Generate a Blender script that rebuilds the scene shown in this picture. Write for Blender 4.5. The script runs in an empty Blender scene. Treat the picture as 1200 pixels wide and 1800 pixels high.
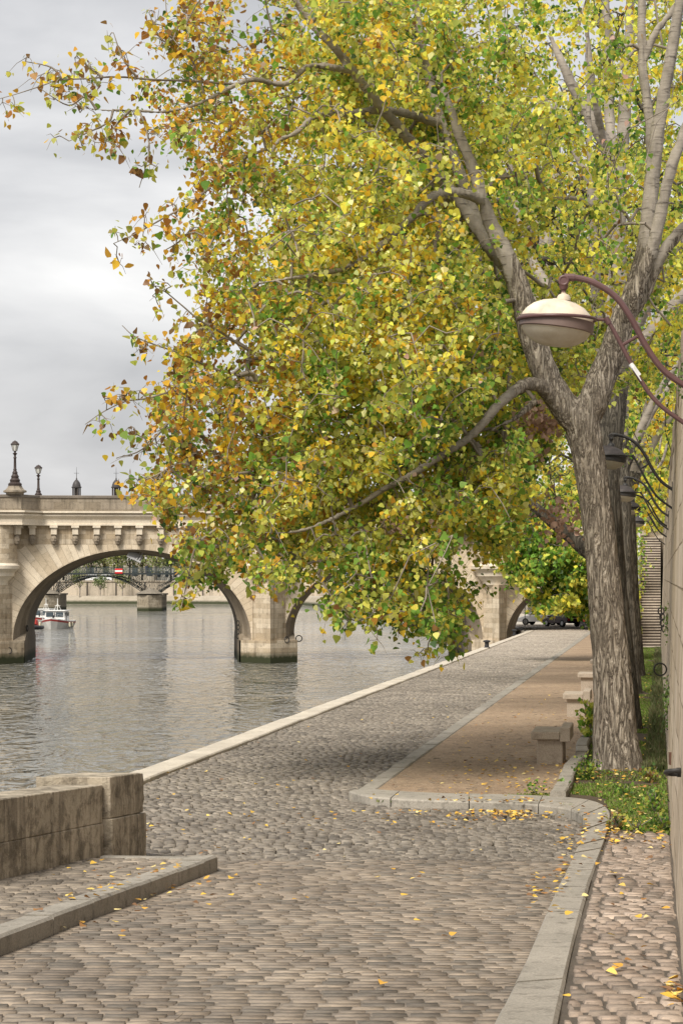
SKYS, SUNE, EXPO = 1.04, 3.8, 0.25
import bpy, bmesh, math, random
import numpy as np
from mathutils import Vector, Matrix, noise
random.seed(7)
RNG = np.random.default_rng(11)
PI = math.pi
D = bpy.data
SC = bpy.context.scene
COL = SC.collection
F = 3850.0
EYE = 7.3            # eye height above the river, metres
HZ = 1014.0

def P(px, py, d):
    "a direction seen in the photograph, taken out to a real distance d"
    return ((px-600)/F*d, d, EYE+(HZ-py)/F*d)

def zg(y):
    "height of the quay paving above the river: a ramp, then a long gentle fall"
    if y < 20.2: return EYE-(1.56+.049*y)
    if y > 187: return EYE-4.6375
    return EYE-(2.3+.0125*y)
def zga(y):
    y = np.asarray(y, float)
    return np.where(y < 20.2, EYE-(1.56+.049*y), np.where(y > 187, EYE-4.6375, EYE-(2.3+.0125*y)))
def gp(px, py):
    t = (py-HZ)/F
    d = 1.56/(t-.049) if t > .049+1.56/20.2-1e-9 else 2.3/(t-.0125)
    return ((px-600)/F*d, d)

def RE(y): return -2.78+.119*(y-29.7)        # river edge of the quay
def KL(y): return .10+.131*(y-25.8)          # kerb between road and sand
def WX(y, z=None):                            # battered face of the quay wall
    zr = (zg(y) if z is None else z)-EYE
    return .182+.145*y+.029*zr
def GL(y): return .11+.145*y-1.27
def PF(y): return -2.55+.215*(y-16.35)        # parapet face
def LK(y): return -1.96+.16*(y-12.6)          # platform kerb, road side
WTOP = 9.94

# ---------------------------------------------------------------- objects
def tag(o, label=None, cat=None, group=None, kind=None):
    if label: o['label'] = label
    if cat: o['category'] = cat
    if group: o['group'] = group
    if kind: o['kind'] = kind
    return o
def empty(name, loc=(0,0,0), rz=0.0, **k):
    o = D.objects.new(name, None); COL.objects.link(o)
    o.location = loc; o.rotation_euler = (0,0,rz); o.empty_display_size = .3
    return tag(o, **k)
def link(name, me, m=None, parent=None):
    o = D.objects.new(name, me); COL.objects.link(o)
    if m is not None: me.materials.append(m)
    if parent is not None: o.parent = parent
    return o
def copy_tree(o, parent=None):
    c = o.copy(); COL.objects.link(c)
    if parent is not None: c.parent = parent
    for ch in [x for x in D.objects if x.parent == o]: copy_tree(ch, c)
    return c
def np_mesh(name, V, Fc, col=None, uv=None, smooth=False):
    "V (n,3), Fc (m,k) all the same k"
    me = D.meshes.new(name)
    V = np.ascontiguousarray(V, np.float32); Fc = np.ascontiguousarray(Fc, np.int32)
    m, k = Fc.shape
    me.vertices.add(len(V)); me.vertices.foreach_set('co', V.ravel())
    me.loops.add(m*k); me.loops.foreach_set('vertex_index', Fc.ravel())
    me.polygons.add(m)
    me.polygons.foreach_set('loop_start', np.arange(0, m*k, k, dtype=np.int32))
    me.polygons.foreach_set('loop_total', np.full(m, k, np.int32))
    if smooth: me.polygons.foreach_set('use_smooth', np.ones(m, bool))
    me.update(calc_edges=True)
    if col is not None:
        a = me.color_attributes.new('Col', 'FLOAT_COLOR', 'POINT')
        c = np.ones((len(V), 4), np.float32); c[:, :3] = col
        a.data.foreach_set('color', c.ravel())
    if uv is not None:
        l = me.uv_layers.new(name='UVMap')
        l.data.foreach_set('uv', np.ascontiguousarray(np.asarray(uv, np.float32)[Fc.ravel()]).ravel())
    me.validate()
    return me

class MB:
    "collects shapes into one mesh"
    def __init__(s): s.v = []; s.f = []; s.uv = {}
    def add(s, vs, fs):
        n = len(s.v); s.v += [tuple(v) for v in vs]; s.f += [tuple(i+n for i in f) for f in fs]
    def box(s, c, size, rz=0.0, taper=1.0, rx=0.0, ry=0.0):
        x, y, z = size[0]/2, size[1]/2, size[2]/2
        vs = [(-x,-y,-z),(x,-y,-z),(x,y,-z),(-x,y,-z)]+[(a*taper, b*taper, z) for a,b in ((-x,-y),(x,-y),(x,y),(-x,y))]
        R = Matrix.Rotation(rz,3,'Z') @ Matrix.Rotation(ry,3,'Y') @ Matrix.Rotation(rx,3,'X')
        s.add([Vector(c)+R@Vector(v) for v in vs], [(3,2,1,0),(4,5,6,7),(0,1,5,4),(1,2,6,5),(2,3,7,6),(3,0,4,7)])
    def prism(s, poly, z0, z1):
        "vertical prism on a plan polygon; z0, z1 numbers or functions of (x,y)"
        n = len(poly); f0 = z0 if callable(z0) else (lambda x,y: z0); f1 = z1 if callable(z1) else (lambda x,y: z1)
        vs = [(x,y,f0(x,y)) for x,y in poly]+[(x,y,f1(x,y)) for x,y in poly]
        s.add(vs, [tuple(range(n-1,-1,-1)), tuple(range(n,2*n))]+[(i,(i+1)%n,(i+1)%n+n,i+n) for i in range(n)])
    def tube(s, pts, rad, n=8, cap=True):
        pts = [Vector(p) for p in pts]
        if not hasattr(rad, '__len__'): rad = [rad]*len(pts)
        up = Vector((.13,.27,1)).normalized(); base = len(s.v); fr = None
        for i, p in enumerate(pts):
            a = pts[max(i-1,0)]; b = pts[min(i+1,len(pts)-1)]
            t = (b-a).normalized() if (b-a).length > 1e-9 else Vector((0,0,1))
            if fr is None:
                u = t.cross(up if abs(t.dot(up)) < .95 else Vector((1,0,0))).normalized()
            else:
                u = (fr-t*fr.dot(t)).normalized()
            fr = u; w = t.cross(u)
            for k in range(n):
                q = 2*PI*k/n
                s.v.append(tuple(p+(u*math.cos(q)+w*math.sin(q))*rad[i]))
        for i in range(len(pts)-1):
            for k in range(n):
                a = base+i*n+k; b = base+i*n+(k+1)%n
                s.f.append((a, b, b+n, a+n))
        if cap:
            s.f.append(tuple(base+k for k in range(n-1,-1,-1)))
            e = base+(len(pts)-1)*n; s.f.append(tuple(e+k for k in range(n)))
    def lathe(s, prof, c=(0,0,0), n=16, sx=1.0, sy=1.0):
        base = len(s.v)
        for r, z in prof:
            for k in range(n):
                q = 2*PI*k/n
                s.v.append((c[0]+r*math.cos(q)*sx, c[1]+r*math.sin(q)*sy, c[2]+z))
        for i in range(len(prof)-1):
            for k in range(n):
                a = base+i*n+k; b = base+i*n+(k+1)%n
                s.f.append((a, b, b+n, a+n))
        s.f.append(tuple(base+k for k in range(n-1,-1,-1)))
        e = base+(len(prof)-1)*n; s.f.append(tuple(e+k for k in range(n)))
    def torus(s, c, R, r, axis=(0,1,0), n=20, m=8, sx=1.0, up=(0,0,1)):
        ax = Vector(axis).normalized(); u = Vector(up).cross(ax).normalized(); w = ax.cross(u)
        base = len(s.v)
        for i in range(n):
            q = 2*PI*i/n; d = u*math.cos(q)*sx+w*math.sin(q)
            dn = d.normalized()
            for j in range(m):
                h = 2*PI*j/m
                s.v.append(tuple(Vector(c)+d*R+(dn*math.cos(h)+ax*math.sin(h))*r))
        for i in range(n):
            for j in range(m):
                s.f.append((base+i*m+j, base+((i+1)%n)*m+j, base+((i+1)%n)*m+(j+1)%m, base+i*m+(j+1)%m))
    def sweep(s, path, prof, closed=False):
        "profile of (out, z) pairs swept along a plan path; out is to the right-hand side of travel = towards -Y for +X travel"
        pts = [Vector((p[0],p[1],0)) for p in path]; base = len(s.v); m = len(prof)
        for i, p in enumerate(pts):
            a = (pts[i]-pts[i-1]).normalized() if i else (pts[1]-pts[0]).normalized()
            b = (pts[i+1]-pts[i]).normalized() if i < len(pts)-1 else a
            na = Vector((a.y,-a.x,0)); nb = Vector((b.y,-b.x,0)); h = (na+nb).normalized()
            k = 1/max(.35, h.dot(na))
            for o_, z in prof: s.v.append((p.x+h.x*o_*k, p.y+h.y*o_*k, z))
        for i in range(len(pts)-1):
            for j in range(m-1):
                a = base+i*m+j
                s.f.append((a, a+1, a+m+1, a+m))
        s.f.append(tuple(base+j for j in range(m))); e = base+(len(pts)-1)*m; s.f.append(tuple(e+j for j in range(m-1,-1,-1)))
    def build(s, name, m, parent=None, smooth=False, bevel=0.0, seg=2, recalc=True):
        me = D.meshes.new(name); me.from_pydata(s.v, [], s.f); me.validate()
        if recalc or smooth:
            bm = bmesh.new(); bm.from_mesh(me); bmesh.ops.recalc_face_normals(bm, faces=bm.faces)
            if smooth is not False:
                ang = math.radians(35 if smooth is True else smooth)
                for f in bm.faces: f.smooth = True
                for e in bm.edges:
                    if len(e.link_faces) == 2 and e.calc_face_angle(0) > ang: e.smooth = False
            bm.to_mesh(me); bm.free()
        o = link(name, me, m, parent)
        if bevel:
            b = o.modifiers.new('bevel', 'BEVEL'); b.width = bevel; b.segments = seg; b.limit_method = 'ANGLE'; b.angle_limit = math.radians(40)
        return o

def catmull(pts, per=6):
    pts = [np.array(p, float) for p in pts]
    if len(pts) < 3: return [pts[0]+(pts[-1]-pts[0])*t for t in np.linspace(0,1,per+1)]
    Q = [2*pts[0]-pts[1]]+pts+[2*pts[-1]-pts[-2]]; out = []
    for i in range(1, len(Q)-2):
        for t in np.linspace(0,1,per,endpoint=False):
            a,b,c,d = Q[i-1],Q[i],Q[i+1],Q[i+2]
            out.append(.5*((2*b)+(-a+c)*t+(2*a-5*b+4*c-d)*t*t+(-a+3*b-3*c+d)*t**3))
    out.append(pts[-1]); return out

# ---------------------------------------------------------------- materials
class NT:
    def __init__(s, name):
        s.m = D.materials.new(name); s.m.use_nodes = True; s.t = s.m.node_tree; s.n = s.t.nodes
        s.b = s.n['Principled BSDF']; s.out = s.n['Material Output']
        s.b.inputs['Specular IOR Level'].default_value = .3
    def new(s, ty, **k):
        n = s.n.new(ty)
        for a, v in k.items():
            if hasattr(n, a): setattr(n, a, v)
            else: n.inputs[a.replace('_', ' ')].default_value = v
        return n
    def l(s, a, b): s.t.links.new(a, b)
    def coord(s, kind='Object', scale=(1,1,1), rot=(0,0,0)):
        if kind == 'Position': c = s.new('ShaderNodeNewGeometry').outputs['Position']
        else: c = s.new('ShaderNodeTexCoord').outputs[kind]
        mp = s.new('ShaderNodeMapping'); mp.inputs['Scale'].default_value = scale; mp.inputs['Rotation'].default_value = rot
        s.l(c, mp.inputs[0]); return mp.outputs[0]
    def noise(s, vec, scale=5, detail=4, rough=.55, dist=0):
        n = s.new('ShaderNodeTexNoise'); n.inputs['Scale'].default_value = scale; n.inputs['Detail'].default_value = detail
        n.inputs['Roughness'].default_value = rough; n.inputs['Distortion'].default_value = dist
        s.l(vec, n.inputs['Vector']); return n.outputs['Fac']
    def ramp(s, fac, stops):
        r = s.new('ShaderNodeValToRGB'); e = r.color_ramp.elements
        while len(e) < len(stops): e.new(.5)
        for q, (p, c) in zip(e, stops):
            q.position = p; q.color = (c[0],c[1],c[2],1) if hasattr(c,'__len__') else (c,c,c,1)
        s.l(fac, r.inputs[0]); return r.outputs[0]
    def mix(s, fac, a, b, mode='MIX'):
        m = s.new('ShaderNodeMix'); m.data_type = 'RGBA'; m.blend_type = mode
        for sock, v in ((m.inputs[0], fac), (m.inputs[6], a), (m.inputs[7], b)):
            if hasattr(v, 'is_linked'): s.l(v, sock)
            elif hasattr(v, '__len__'): sock.default_value = (v[0],v[1],v[2],1)
            else: sock.default_value = v
        return m.outputs[2]
    def math(s, op, a, b=0.0):
        m = s.new('ShaderNodeMath'); m.operation = op
        for sock, v in ((m.inputs[0], a), (m.inputs[1], b)):
            if hasattr(v, 'is_linked'): s.l(v, sock)
            else: sock.default_value = v
        return m.outputs[0]
    def bump(s, h, strength=.5, dist=.02, prev=None):
        b = s.new('ShaderNodeBump'); b.inputs['Strength'].default_value = strength; b.inputs['Distance'].default_value = dist
        s.l(h, b.inputs['Height'])
        if prev is not None: s.l(prev, b.inputs['Normal'])
        return b.outputs[0]
    def fin(s, color=None, rough=None, normal=None, metal=0.0):
        if color is not None:
            if hasattr(color, 'is_linked'): s.l(color, s.b.inputs['Base Color'])
            else: s.b.inputs['Base Color'].default_value = (*color, 1)
        if rough is not None:
            if hasattr(rough, 'is_linked'): s.l(rough, s.b.inputs['Roughness'])
            else: s.b.inputs['Roughness'].default_value = rough
        if normal is not None: s.l(normal, s.b.inputs['Normal'])
        s.b.inputs['Metallic'].default_value = metal
        return s.m

def paint(name, c, rough=.5, var=.25, scale=12, metal=0.0, bump=.15):
    t = NT(name); v = t.coord('Object')
    n = t.noise(v, scale, 5, .6)
    lo = tuple(x*(1-var) for x in c); hi = tuple(min(1, x*(1+var)) for x in c)
    col = t.ramp(n, [(.3, lo), (.7, hi)])
    return t.fin(col, rough, t.bump(t.noise(v, scale*6, 3), bump, .004), metal)

def stone(name, c1, c2, dark, scale=1.0, brick=None, axis='Object', bumpd=.02, streak=0.0, algae=False, joint=.5, speck=.35):
    "weathered ashlar: two tones, dark stains, pits; brick=(w,h,mortar) for courses"
    t = NT(name); v = t.coord('Object' if axis in ('Object','xz','yz') else axis)
    big = t.noise(v, .35*scale, 6, .62, .4); med = t.noise(v, 2.6*scale, 6, .65); fine = t.noise(v, 22*scale, 5, .7)
    col = t.mix(t.ramp(big, [(.35,0),(.65,1)]), c1, c2)
    col = t.mix(t.ramp(med, [(.52,0),(.78,speck)]), col, dark)
    col = t.mix(1.0, col, t.ramp(fine, [(.34,(.74,.74,.73)),(.5,(1,1,1)),(.66,(1.22,1.2,1.17))]), 'MULTIPLY')
    h = t.math('ADD', t.math('MULTIPLY', med, .6), t.math('MULTIPLY', fine, .35))
    if streak:
        sv = t.coord('Object' if axis != 'UV' else 'Object', (1.6,1.6,.12))
        st = t.noise(sv, 1.6*scale, 5, .6)
        col = t.mix(t.ramp(st, [(.5,0),(.72,streak)]), col, dark)
    if brick:
        if axis == 'xz':
            s_ = t.new('ShaderNodeSeparateXYZ'); t.l(v, s_.inputs[0]); c_ = t.new('ShaderNodeCombineXYZ')
            t.l(s_.outputs[0], c_.inputs[0]); t.l(s_.outputs[2], c_.inputs[1]); bv = c_.outputs[0]
        elif axis == 'yz':
            s_ = t.new('ShaderNodeSeparateXYZ'); t.l(v, s_.inputs[0]); c_ = t.new('ShaderNodeCombineXYZ')
            t.l(s_.outputs[1], c_.inputs[0]); t.l(s_.outputs[2], c_.inputs[1]); bv = c_.outputs[0]
        else: bv = v
        b = t.new('ShaderNodeTexBrick'); t.l(bv, b.inputs['Vector'])
        b.inputs['Scale'].default_value = 1; b.inputs['Brick Width'].default_value = brick[0]; b.inputs['Row Height'].default_value = brick[1]
        b.inputs['Mortar Size'].default_value = brick[2]; b.inputs['Mortar Smooth'].default_value = .4
        b.inputs['Color1'].default_value = (1,1,1,1); b.inputs['Color2'].default_value = (.72,.7,.66,1); b.inputs['Mortar'].default_value = (joint,joint*.95,joint*.88,1)
        col = t.mix(1.0, col, b.outputs['Color'], 'MULTIPLY')
        h = t.math('SUBTRACT', h, t.math('MULTIPLY', b.outputs['Fac'], 1.2))
    if algae:
        ps = t.new('ShaderNodeNewGeometry'); s2 = t.new('ShaderNodeSeparateXYZ'); t.l(ps.outputs['Position'], s2.inputs[0])
        zz = t.math('ADD', s2.outputs[2], t.math('MULTIPLY', med, .7))
        col = t.mix(t.ramp(t.math('MULTIPLY', zz, .25), [(.20,1),(.29,.45),(.34,0)]), col, (.035,.04,.018))
    return t.fin(col, .9, t.bump(h, .7, bumpd))
# ---------------------------------------------------------------- shared materials
M_ironDark = paint('iron_dark', (.030,.028,.026), .5, .3)
M_lampBrown = paint('lamp_purple_brown', (.115,.062,.060), .45, .15, 6)
M_black = paint('black_paint', (.018,.019,.021), .3, .2)

def leaf_mat(name, trans=.48, rough=.42):
    t = NT(name)
    a = t.new('ShaderNodeAttribute', attribute_name='Col')
    col = a.outputs['Color']
    t.fin(col, rough)
    tr = t.new('ShaderNodeBsdfTranslucent'); t.l(col, tr.inputs[0])
    mx = t.new('ShaderNodeMixShader'); mx.inputs[0].default_value = trans
    t.l(t.b.outputs[0], mx.inputs[1]); t.l(tr.outputs[0], mx.inputs[2]); t.l(mx.outputs[0], t.out.inputs[0])
    return t.m
M_leaf = leaf_mat('poplar_leaves')
M_deadleaf = leaf_mat('fallen_leaf', .1, .7)
M_grass = leaf_mat('grass_blades', .3, .7)

def bark_mat(name, c1, c2, c3, sc=1.0, bd=.03):
    t = NT(name)
    v = t.coord('Object', (9*sc, 9*sc, 1.35*sc)); v2 = t.coord('Object')
    rn = t.noise(v, 1.15, 5, .6, 1.1)
    ridge = t.math('MULTIPLY', t.math('ABSOLUTE', t.math('SUBTRACT', rn, .5)), 4.2)
    fine = t.noise(v2, 30*sc, 4, .65)
    big = t.noise(v2, 1.2, 3)
    col = t.ramp(t.math('ADD', t.math('MULTIPLY', ridge, .75), t.math('MULTIPLY', fine, .3)), [(.16, c3), (.36, c1), (.75, c2)])
    col = t.mix(t.ramp(big, [(.45,0),(.75,.5)]), col, tuple(x*.72 for x in c1))
    h = t.math('ADD', t.math('MULTIPLY', ridge, 1.0), t.math('MULTIPLY', fine, .25))
    return t.fin(col, .95, t.bump(h, .9, bd))
M_bark = bark_mat('poplar_bark', (.40,.34,.27), (.72,.64,.53), (.085,.068,.052), 1.3, .045)
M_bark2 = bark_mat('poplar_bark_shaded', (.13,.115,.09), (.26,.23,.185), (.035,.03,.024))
def limb_mat():
    t = NT('limb_bark'); v2 = t.coord('Object')
    lent = t.noise(t.coord('Object', (3,3,24)), 1.2, 3, .6)      # short dark cross marks of young poplar bark
    big = t.noise(v2, 2.2, 4, .6); fine = t.noise(v2, 34, 4)
    col = t.ramp(big, [(.3,(.19,.165,.135)),(.7,(.39,.345,.29))])
    col = t.mix(t.ramp(lent, [(.58,0),(.68,.75)]), col, (.06,.05,.04))
    return t.fin(col, .9, t.bump(t.math('ADD', lent, t.math('MULTIPLY', fine, .4)), .7, .015))
M_limb = limb_mat()
M_twig = paint('twig_bark', (.24,.205,.165), .9, .45, 3)

# ---------------------------------------------------------------- leaves
def leaves(name, pos, size, cols, mat, parent=None, droop=.9, flat=False, kind=None, label=None, nrm=None, shape='delta'):
    "pos (n,3), size (n,), cols (n,3): one folded pointed leaf of two faces at each position"
    n = len(pos)
    if flat:
        q = RNG.uniform(0, 2*PI, n)
        T = np.stack([np.cos(q), np.sin(q), RNG.uniform(-.25,.25,n)], 1)
        N = np.stack([RNG.normal(0,.25,n), RNG.normal(0,.25,n), np.ones(n)], 1)
    else:
        T = RNG.normal(0, .75, (n,3)); T[:,2] -= droop
        N = RNG.normal(0, .8, (n,3)); N[:,1] -= .35; N[:,2] += .55
    T /= np.linalg.norm(T, axis=1)[:,None]
    N -= T*np.sum(N*T, 1)[:,None]; N /= np.linalg.norm(N, axis=1)[:,None]+1e-9
    S = np.cross(T, N)
    fold = RNG.uniform(-.05,.3,n) if not flat else RNG.uniform(.05,.35,n)
    curl = RNG.uniform(-.12,.12,n)
    if shape == 'delta':
        prof = [(0,0,0),(.40,.10,1),(.46,.34,1),(.22,.72,.6),(0,1.0,0),(-.22,.72,.6),(-.46,.34,1),(-.40,.10,1)]
        fc = np.array([[0,1,2,3],[0,3,4,5],[0,5,6,7]]); fc = np.array([[0,1,2,3],[0,3,4,4],[0,5,6,7]])
        faces = [[0,1,2,3],[4,0,3,3],[0,5,6,7]]
        fq = np.array([[0,1,2,3],[0,5,6,7]]); ft = None
        # two halves: 0-1-2-3-4 and 0-4-5-6-7 as quads + one kite at the tip
        fq = np.array([[0,1,2,3],[0,3,4,5],[0,5,6,7]])
    else:
        prof = [(0,0,0),(.42,.35,1),(.0,1.0,0),(-.42,.35,1)]
        fq = np.array([[0,1,2,3]])
    k = len(prof)
    V = np.empty((n, k, 3), np.float32)
    for i, (a, b, f) in enumerate(prof):
        V[:, i, :] = pos + (S*a + T*b + N*(abs(a)*fold*1.2 + curl*b*b)[:,None])*size[:,None]
    idx = (np.arange(n)*k)[:,None,None] + fq[None]
    me = np_mesh(name, V.reshape(-1,3), idx.reshape(-1,4), col=np.repeat(cols, k, 0))
    o = link(name, me, mat, parent)
    return o

PAL = {'rust':(.42,.20,.045),'orange':(.66,.36,.05),'gold':(.88,.58,.05),'yellow':(.95,.80,.10),'cream':(.90,.86,.36),'lime':(.66,.68,.13),
       'olive':(.44,.46,.09),'green':(.20,.36,.05),'deep':(.07,.145,.03),'brown':(.26,.14,.05),'dryp':(.62,.42,.33)}
PK = list(PAL); PA = np.array([PAL[k] for k in PK])
def pick(W, rc=None, sp=.2):
    "W (n, len(PK)) weights -> colours with some variation"
    W = W/W.sum(1)[:,None]; c = np.cumsum(W, 1); r = RNG.random(len(W))[:,None]
    if rc is not None: r = np.abs((rc[:,None]+RNG.normal(0,sp,(len(W),1))+1)%2-1) if False else np.clip(np.abs(1-np.abs(1-np.abs(rc[:,None]+RNG.normal(0,sp,(len(W),1))))),0,.999)
    i = (r > c).sum(1).clip(0, len(PK)-1)
    return (PA[i]*RNG.uniform(.75,1.2,(len(W),1))*RNG.uniform(.92,1.08,(len(W),3))).clip(.01,.9)

def nz(p, s, off=0.0):
    "cheap smooth pseudo-noise, about -1..1"
    x,y,z = p[:,0]*s+off, p[:,1]*s+off*1.7, p[:,2]*s+off*.6
    return (np.sin(x*1.7+np.sin(z*1.3+off))+np.sin(z*2.1+np.sin(y*1.9))+np.sin((x+z+y)*1.1+off*3)+np.sin(x*3.3-z*2.7))/4

def in_poly(px, py, poly):
    ins = np.zeros(len(px), bool); n = len(poly)
    for i in range(n):
        x1,y1 = poly[i]; x2,y2 = poly[(i+1)%n]
        c = ((y1 > py) != (y2 > py)) & (px < (x2-x1)*(py-y1)/((y2-y1) if y2 != y1 else 1e-9)+x1)
        ins ^= c
    return ins

def fast_tubes(name, segs, mat, parent, n=4):
    "segs: list of (P0,P1,r0,r1) arrays -> one mesh of short tapered prisms"
    A = np.array([s[0] for s in segs]); B = np.array([s[1] for s in segs]); r0 = np.array([s[2] for s in segs]); r1 = np.array([s[3] for s in segs])
    T = B-A; T /= np.linalg.norm(T,axis=1)[:,None]+1e-9
    up = np.where(np.abs(T[:,2:3]) < .9, np.array([[0,0,1.]]), np.array([[1.,0,0]]))
    U = np.cross(T, up); U /= np.linalg.norm(U,axis=1)[:,None]+1e-9; W = np.cross(T, U)
    m = len(segs); V = np.empty((m, 2*n, 3))
    for k in range(n):
        q = 2*PI*k/n; d = U*math.cos(q)+W*math.sin(q)
        V[:,k] = A+d*r0[:,None]; V[:,n+k] = B+d*r1[:,None]
    fq = np.array([[k,(k+1)%n,(k+1)%n+n,k+n] for k in range(n)])
    idx = (np.arange(m)*2*n)[:,None,None]+fq[None]
    return link(name, np_mesh(name, V.reshape(-1,3), idx.reshape(-1,4), smooth=True), mat, parent)

def grow(skel, cl, leafn, crad, rtip=.0035, rk=.0045, sag=.18, sub=3):
    "joins every leaf cluster to the nearest limb or earlier twig; returns segments and leaf positions"
    nodes = [np.array(p) for p in skel]; nsk = len(nodes); par = [-1]*nsk
    NA = np.empty((nsk+len(cl)*3, 3)); NA[:nsk] = nodes; cnt = nsk
    d0 = np.array([np.min(np.linalg.norm(NA[:nsk]-c, axis=1)) for c in cl])
    order = np.argsort(d0); load = {}
    parent = {}; tips = []
    for ci in order:
        c = cl[ci]; dd = np.linalg.norm(NA[:cnt]-c, axis=1); j = int(np.argmin(dd)); p = NA[j]; L = dd[j]
        a = p+(c-p)*.36+np.array([0,0,L*sag])+RNG.normal(0,.05*L,3); b = p+(c-p)*.72+np.array([0,0,L*sag*.8])+RNG.normal(0,.05*L,3)
        last = j
        for q in (a,b,c):
            NA[cnt] = q; parent[cnt] = last; last = cnt; cnt += 1
        tips.append((last, ci))
    w = np.zeros(cnt)
    for t_,_ in tips: w[t_] = 1
    for i in range(cnt-1, nsk-1, -1): w[parent[i]] += w[i]
    rad = rtip+rk*np.sqrt(w)
    segs = [(NA[parent[i]], NA[i], min(rad[parent[i]], rad[i]*1.25), rad[i]) for i in range(nsk, cnt)]
    LP = []; LC = []
    for t_, ci in tips:
        c = NA[t_]; k = leafn[ci]; R = crad[ci]
        for s in range(sub):
            e = c+RNG.normal(0,1,3)*R*np.array([.9,.9,.7])+np.array([0,0,-R*.45])
            m_ = (c+e)/2+np.array([0,0,R*.2])
            segs.append((c, m_, .0045, .0035)); segs.append((m_, e, .0035, .002))
            kk = max(1, int(k/sub)); t = RNG.random(kk)**.7
            pp = np.where(t[:,None] < .5, c+(m_-c)*(t[:,None]*2), m_+(e-m_)*(t[:,None]*2-1))
            LP.append(pp+RNG.normal(0, .055+R*.10, (kk,3))); LC.append(np.full(kk, ci))
    return segs, np.concatenate(LP), np.concatenate(LC)

def thick_wood(name, paths, mat, parent, voxel=.03, bark=.012, flare=None, freq=(13,13,2.2)):
    "limbs joined into one continuous skin, then ridged like bark"
    mb = MB()
    for pts, rads, in paths:
        q = catmull(pts, 6); r = np.interp(np.linspace(0,1,len(q)), np.linspace(0,1,len(rads)), rads)
        mb.tube(q, list(r), 14)
    o = mb.build(name, mat, parent, recalc=True)
    md = o.modifiers.new('r', 'REMESH'); md.mode = 'VOXEL'; md.voxel_size = voxel; md.use_smooth_shade = True
    sm = o.modifiers.new('s', 'SMOOTH'); sm.iterations = 4; sm.factor = .5
    bpy.context.view_layer.update()
    ev = o.evaluated_get(bpy.context.evaluated_depsgraph_get())
    me = D.meshes.new_from_object(ev); o.modifiers.clear(); old = o.data; o.data = me; D.meshes.remove(old); me.name = name
    n = len(me.vertices); co = np.empty(n*3, np.float32); me.vertices.foreach_get('co', co); co = co.reshape(-1,3)
    no = np.empty(n*3, np.float32); me.vertices.foreach_get('normal', no); no = no.reshape(-1,3)
    if bark:
        for i in range(n):
            x,y,z = co[i]
            w = noise.noise((x*2.1,y*2.1,z*.9))*1.2
            a = noise.noise((x*freq[0]+w, y*freq[1]+w, z*freq[2]))
            b = noise.noise((x*freq[0]*2.2, y*freq[1]*2.2, z*freq[2]*2.5+9))
            co[i] += no[i]*bark*((.55-abs(a)*2.4)+b*.5)
        me.vertices.foreach_set('co', co.ravel())
    me.polygons.foreach_set('use_smooth', np.ones(len(me.polygons), bool)); me.update()
    if not me.materials: me.materials.append(mat)
    return o
# ================================================================ THE SETTING
# ---- water
def water_mat():
    t = NT('river_water')
    v1 = t.coord('Position', (.50,.19,1), (0,0,.06)); v2 = t.coord('Position', (1.35,.55,1), (0,0,-.10)); v3 = t.coord('Position', (.035,.018,1)); v4 = t.coord('Position', (5,2.2,1),(0,0,-.2))
    a = t.noise(v1, 1.0, 2, .5, .9); b = t.noise(v2, 1.0, 2, .5, .8); c = t.noise(v3, 1.0, 3, .5, .6); d = t.noise(v4, 1.0, 3, .6)
    amp = t.ramp(c, [(.38,.35),(.54,1.0)])
    a = t.math('SUBTRACT', 1.0, t.math('MULTIPLY', t.math('ABSOLUTE', t.math('SUBTRACT', a, .5)), 2.6))
    h = t.math('ADD', t.math('MULTIPLY', a, .42), t.math('ADD', t.math('MULTIPLY', b, .50), t.math('MULTIPLY', d, .03)))
    h = t.math('MULTIPLY', h, amp)
    col = t.mix(t.ramp(c, [(.35,0),(.7,1)]), (.17,.16,.13), (.14,.138,.12))
    t.b.inputs['IOR'].default_value = 1.33; t.b.inputs['Specular IOR Level'].default_value = .5
    t.fin(col, .03, t.bump(h, 1.0, 1.2))
    return t.m
M_water = water_mat()
mb = MB(); mb.add([(-900,-60,0),(40,-60,0),(40,760,0),(-900,760,0)], [(0,1,2,3)])
water = tag(mb.build('river_water', M_water, recalc=False), kind='structure')
mb = MB(); mb.add([(-4000,-3000,-1.6),(4000,-3000,-1.6),(4000,5000,-1.6),(-4000,5000,-1.6)], [(0,1,2,3)])
tag(mb.build('ground', stone('silt_ground', (.16,.14,.10),(.12,.10,.08),(.06,.05,.04), .2)), kind='structure')

# ---- quay body
M_quaybase = stone('joint_sand', (.085,.072,.058),(.055,.047,.038),(.03,.026,.02), 2.0)
ys = np.array(sorted(set(list(np.linspace(-6,20.2,12))+list(np.linspace(20.2,187,30))+[200,240])))
def slab(name, xl, xr, y0, y1, off, thick, mat, parent=None, step=2.0, **k):
    n = max(2, int((y1-y0)/step)+1); yy = np.linspace(y0, y1, n); m = MB()
    yy = sorted(set(list(yy)+([20.2] if y0 < 20.2 < y1 else [])))
    vs = []
    for y in yy:
        z = zg(y)+off
        vs += [(xl(y),y,z),(xr(y),y,z),(xr(y),y,z-thick),(xl(y),y,z-thick)]
    fs = []
    for i in range(len(yy)-1):
        a = i*4; b = a+4
        fs += [(a,a+1,b+1,b),(a+1,a+2,b+2,b+1),(a+3,a,b,b+3),(a+2,a+3,b+3,b+2)]
    fs += [(0,3,2,1),(len(vs)-4,len(vs)-3,len(vs)-2,len(vs)-1)]
    m.add(vs, fs); return m.build(name, mat, parent, **k)
M_quaywall = stone('quay_wall_stone', (.36,.30,.23),(.28,.235,.18),(.10,.085,.06), 1, (1.1,.42,.015), 'yz', .02, .4, True)
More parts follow.
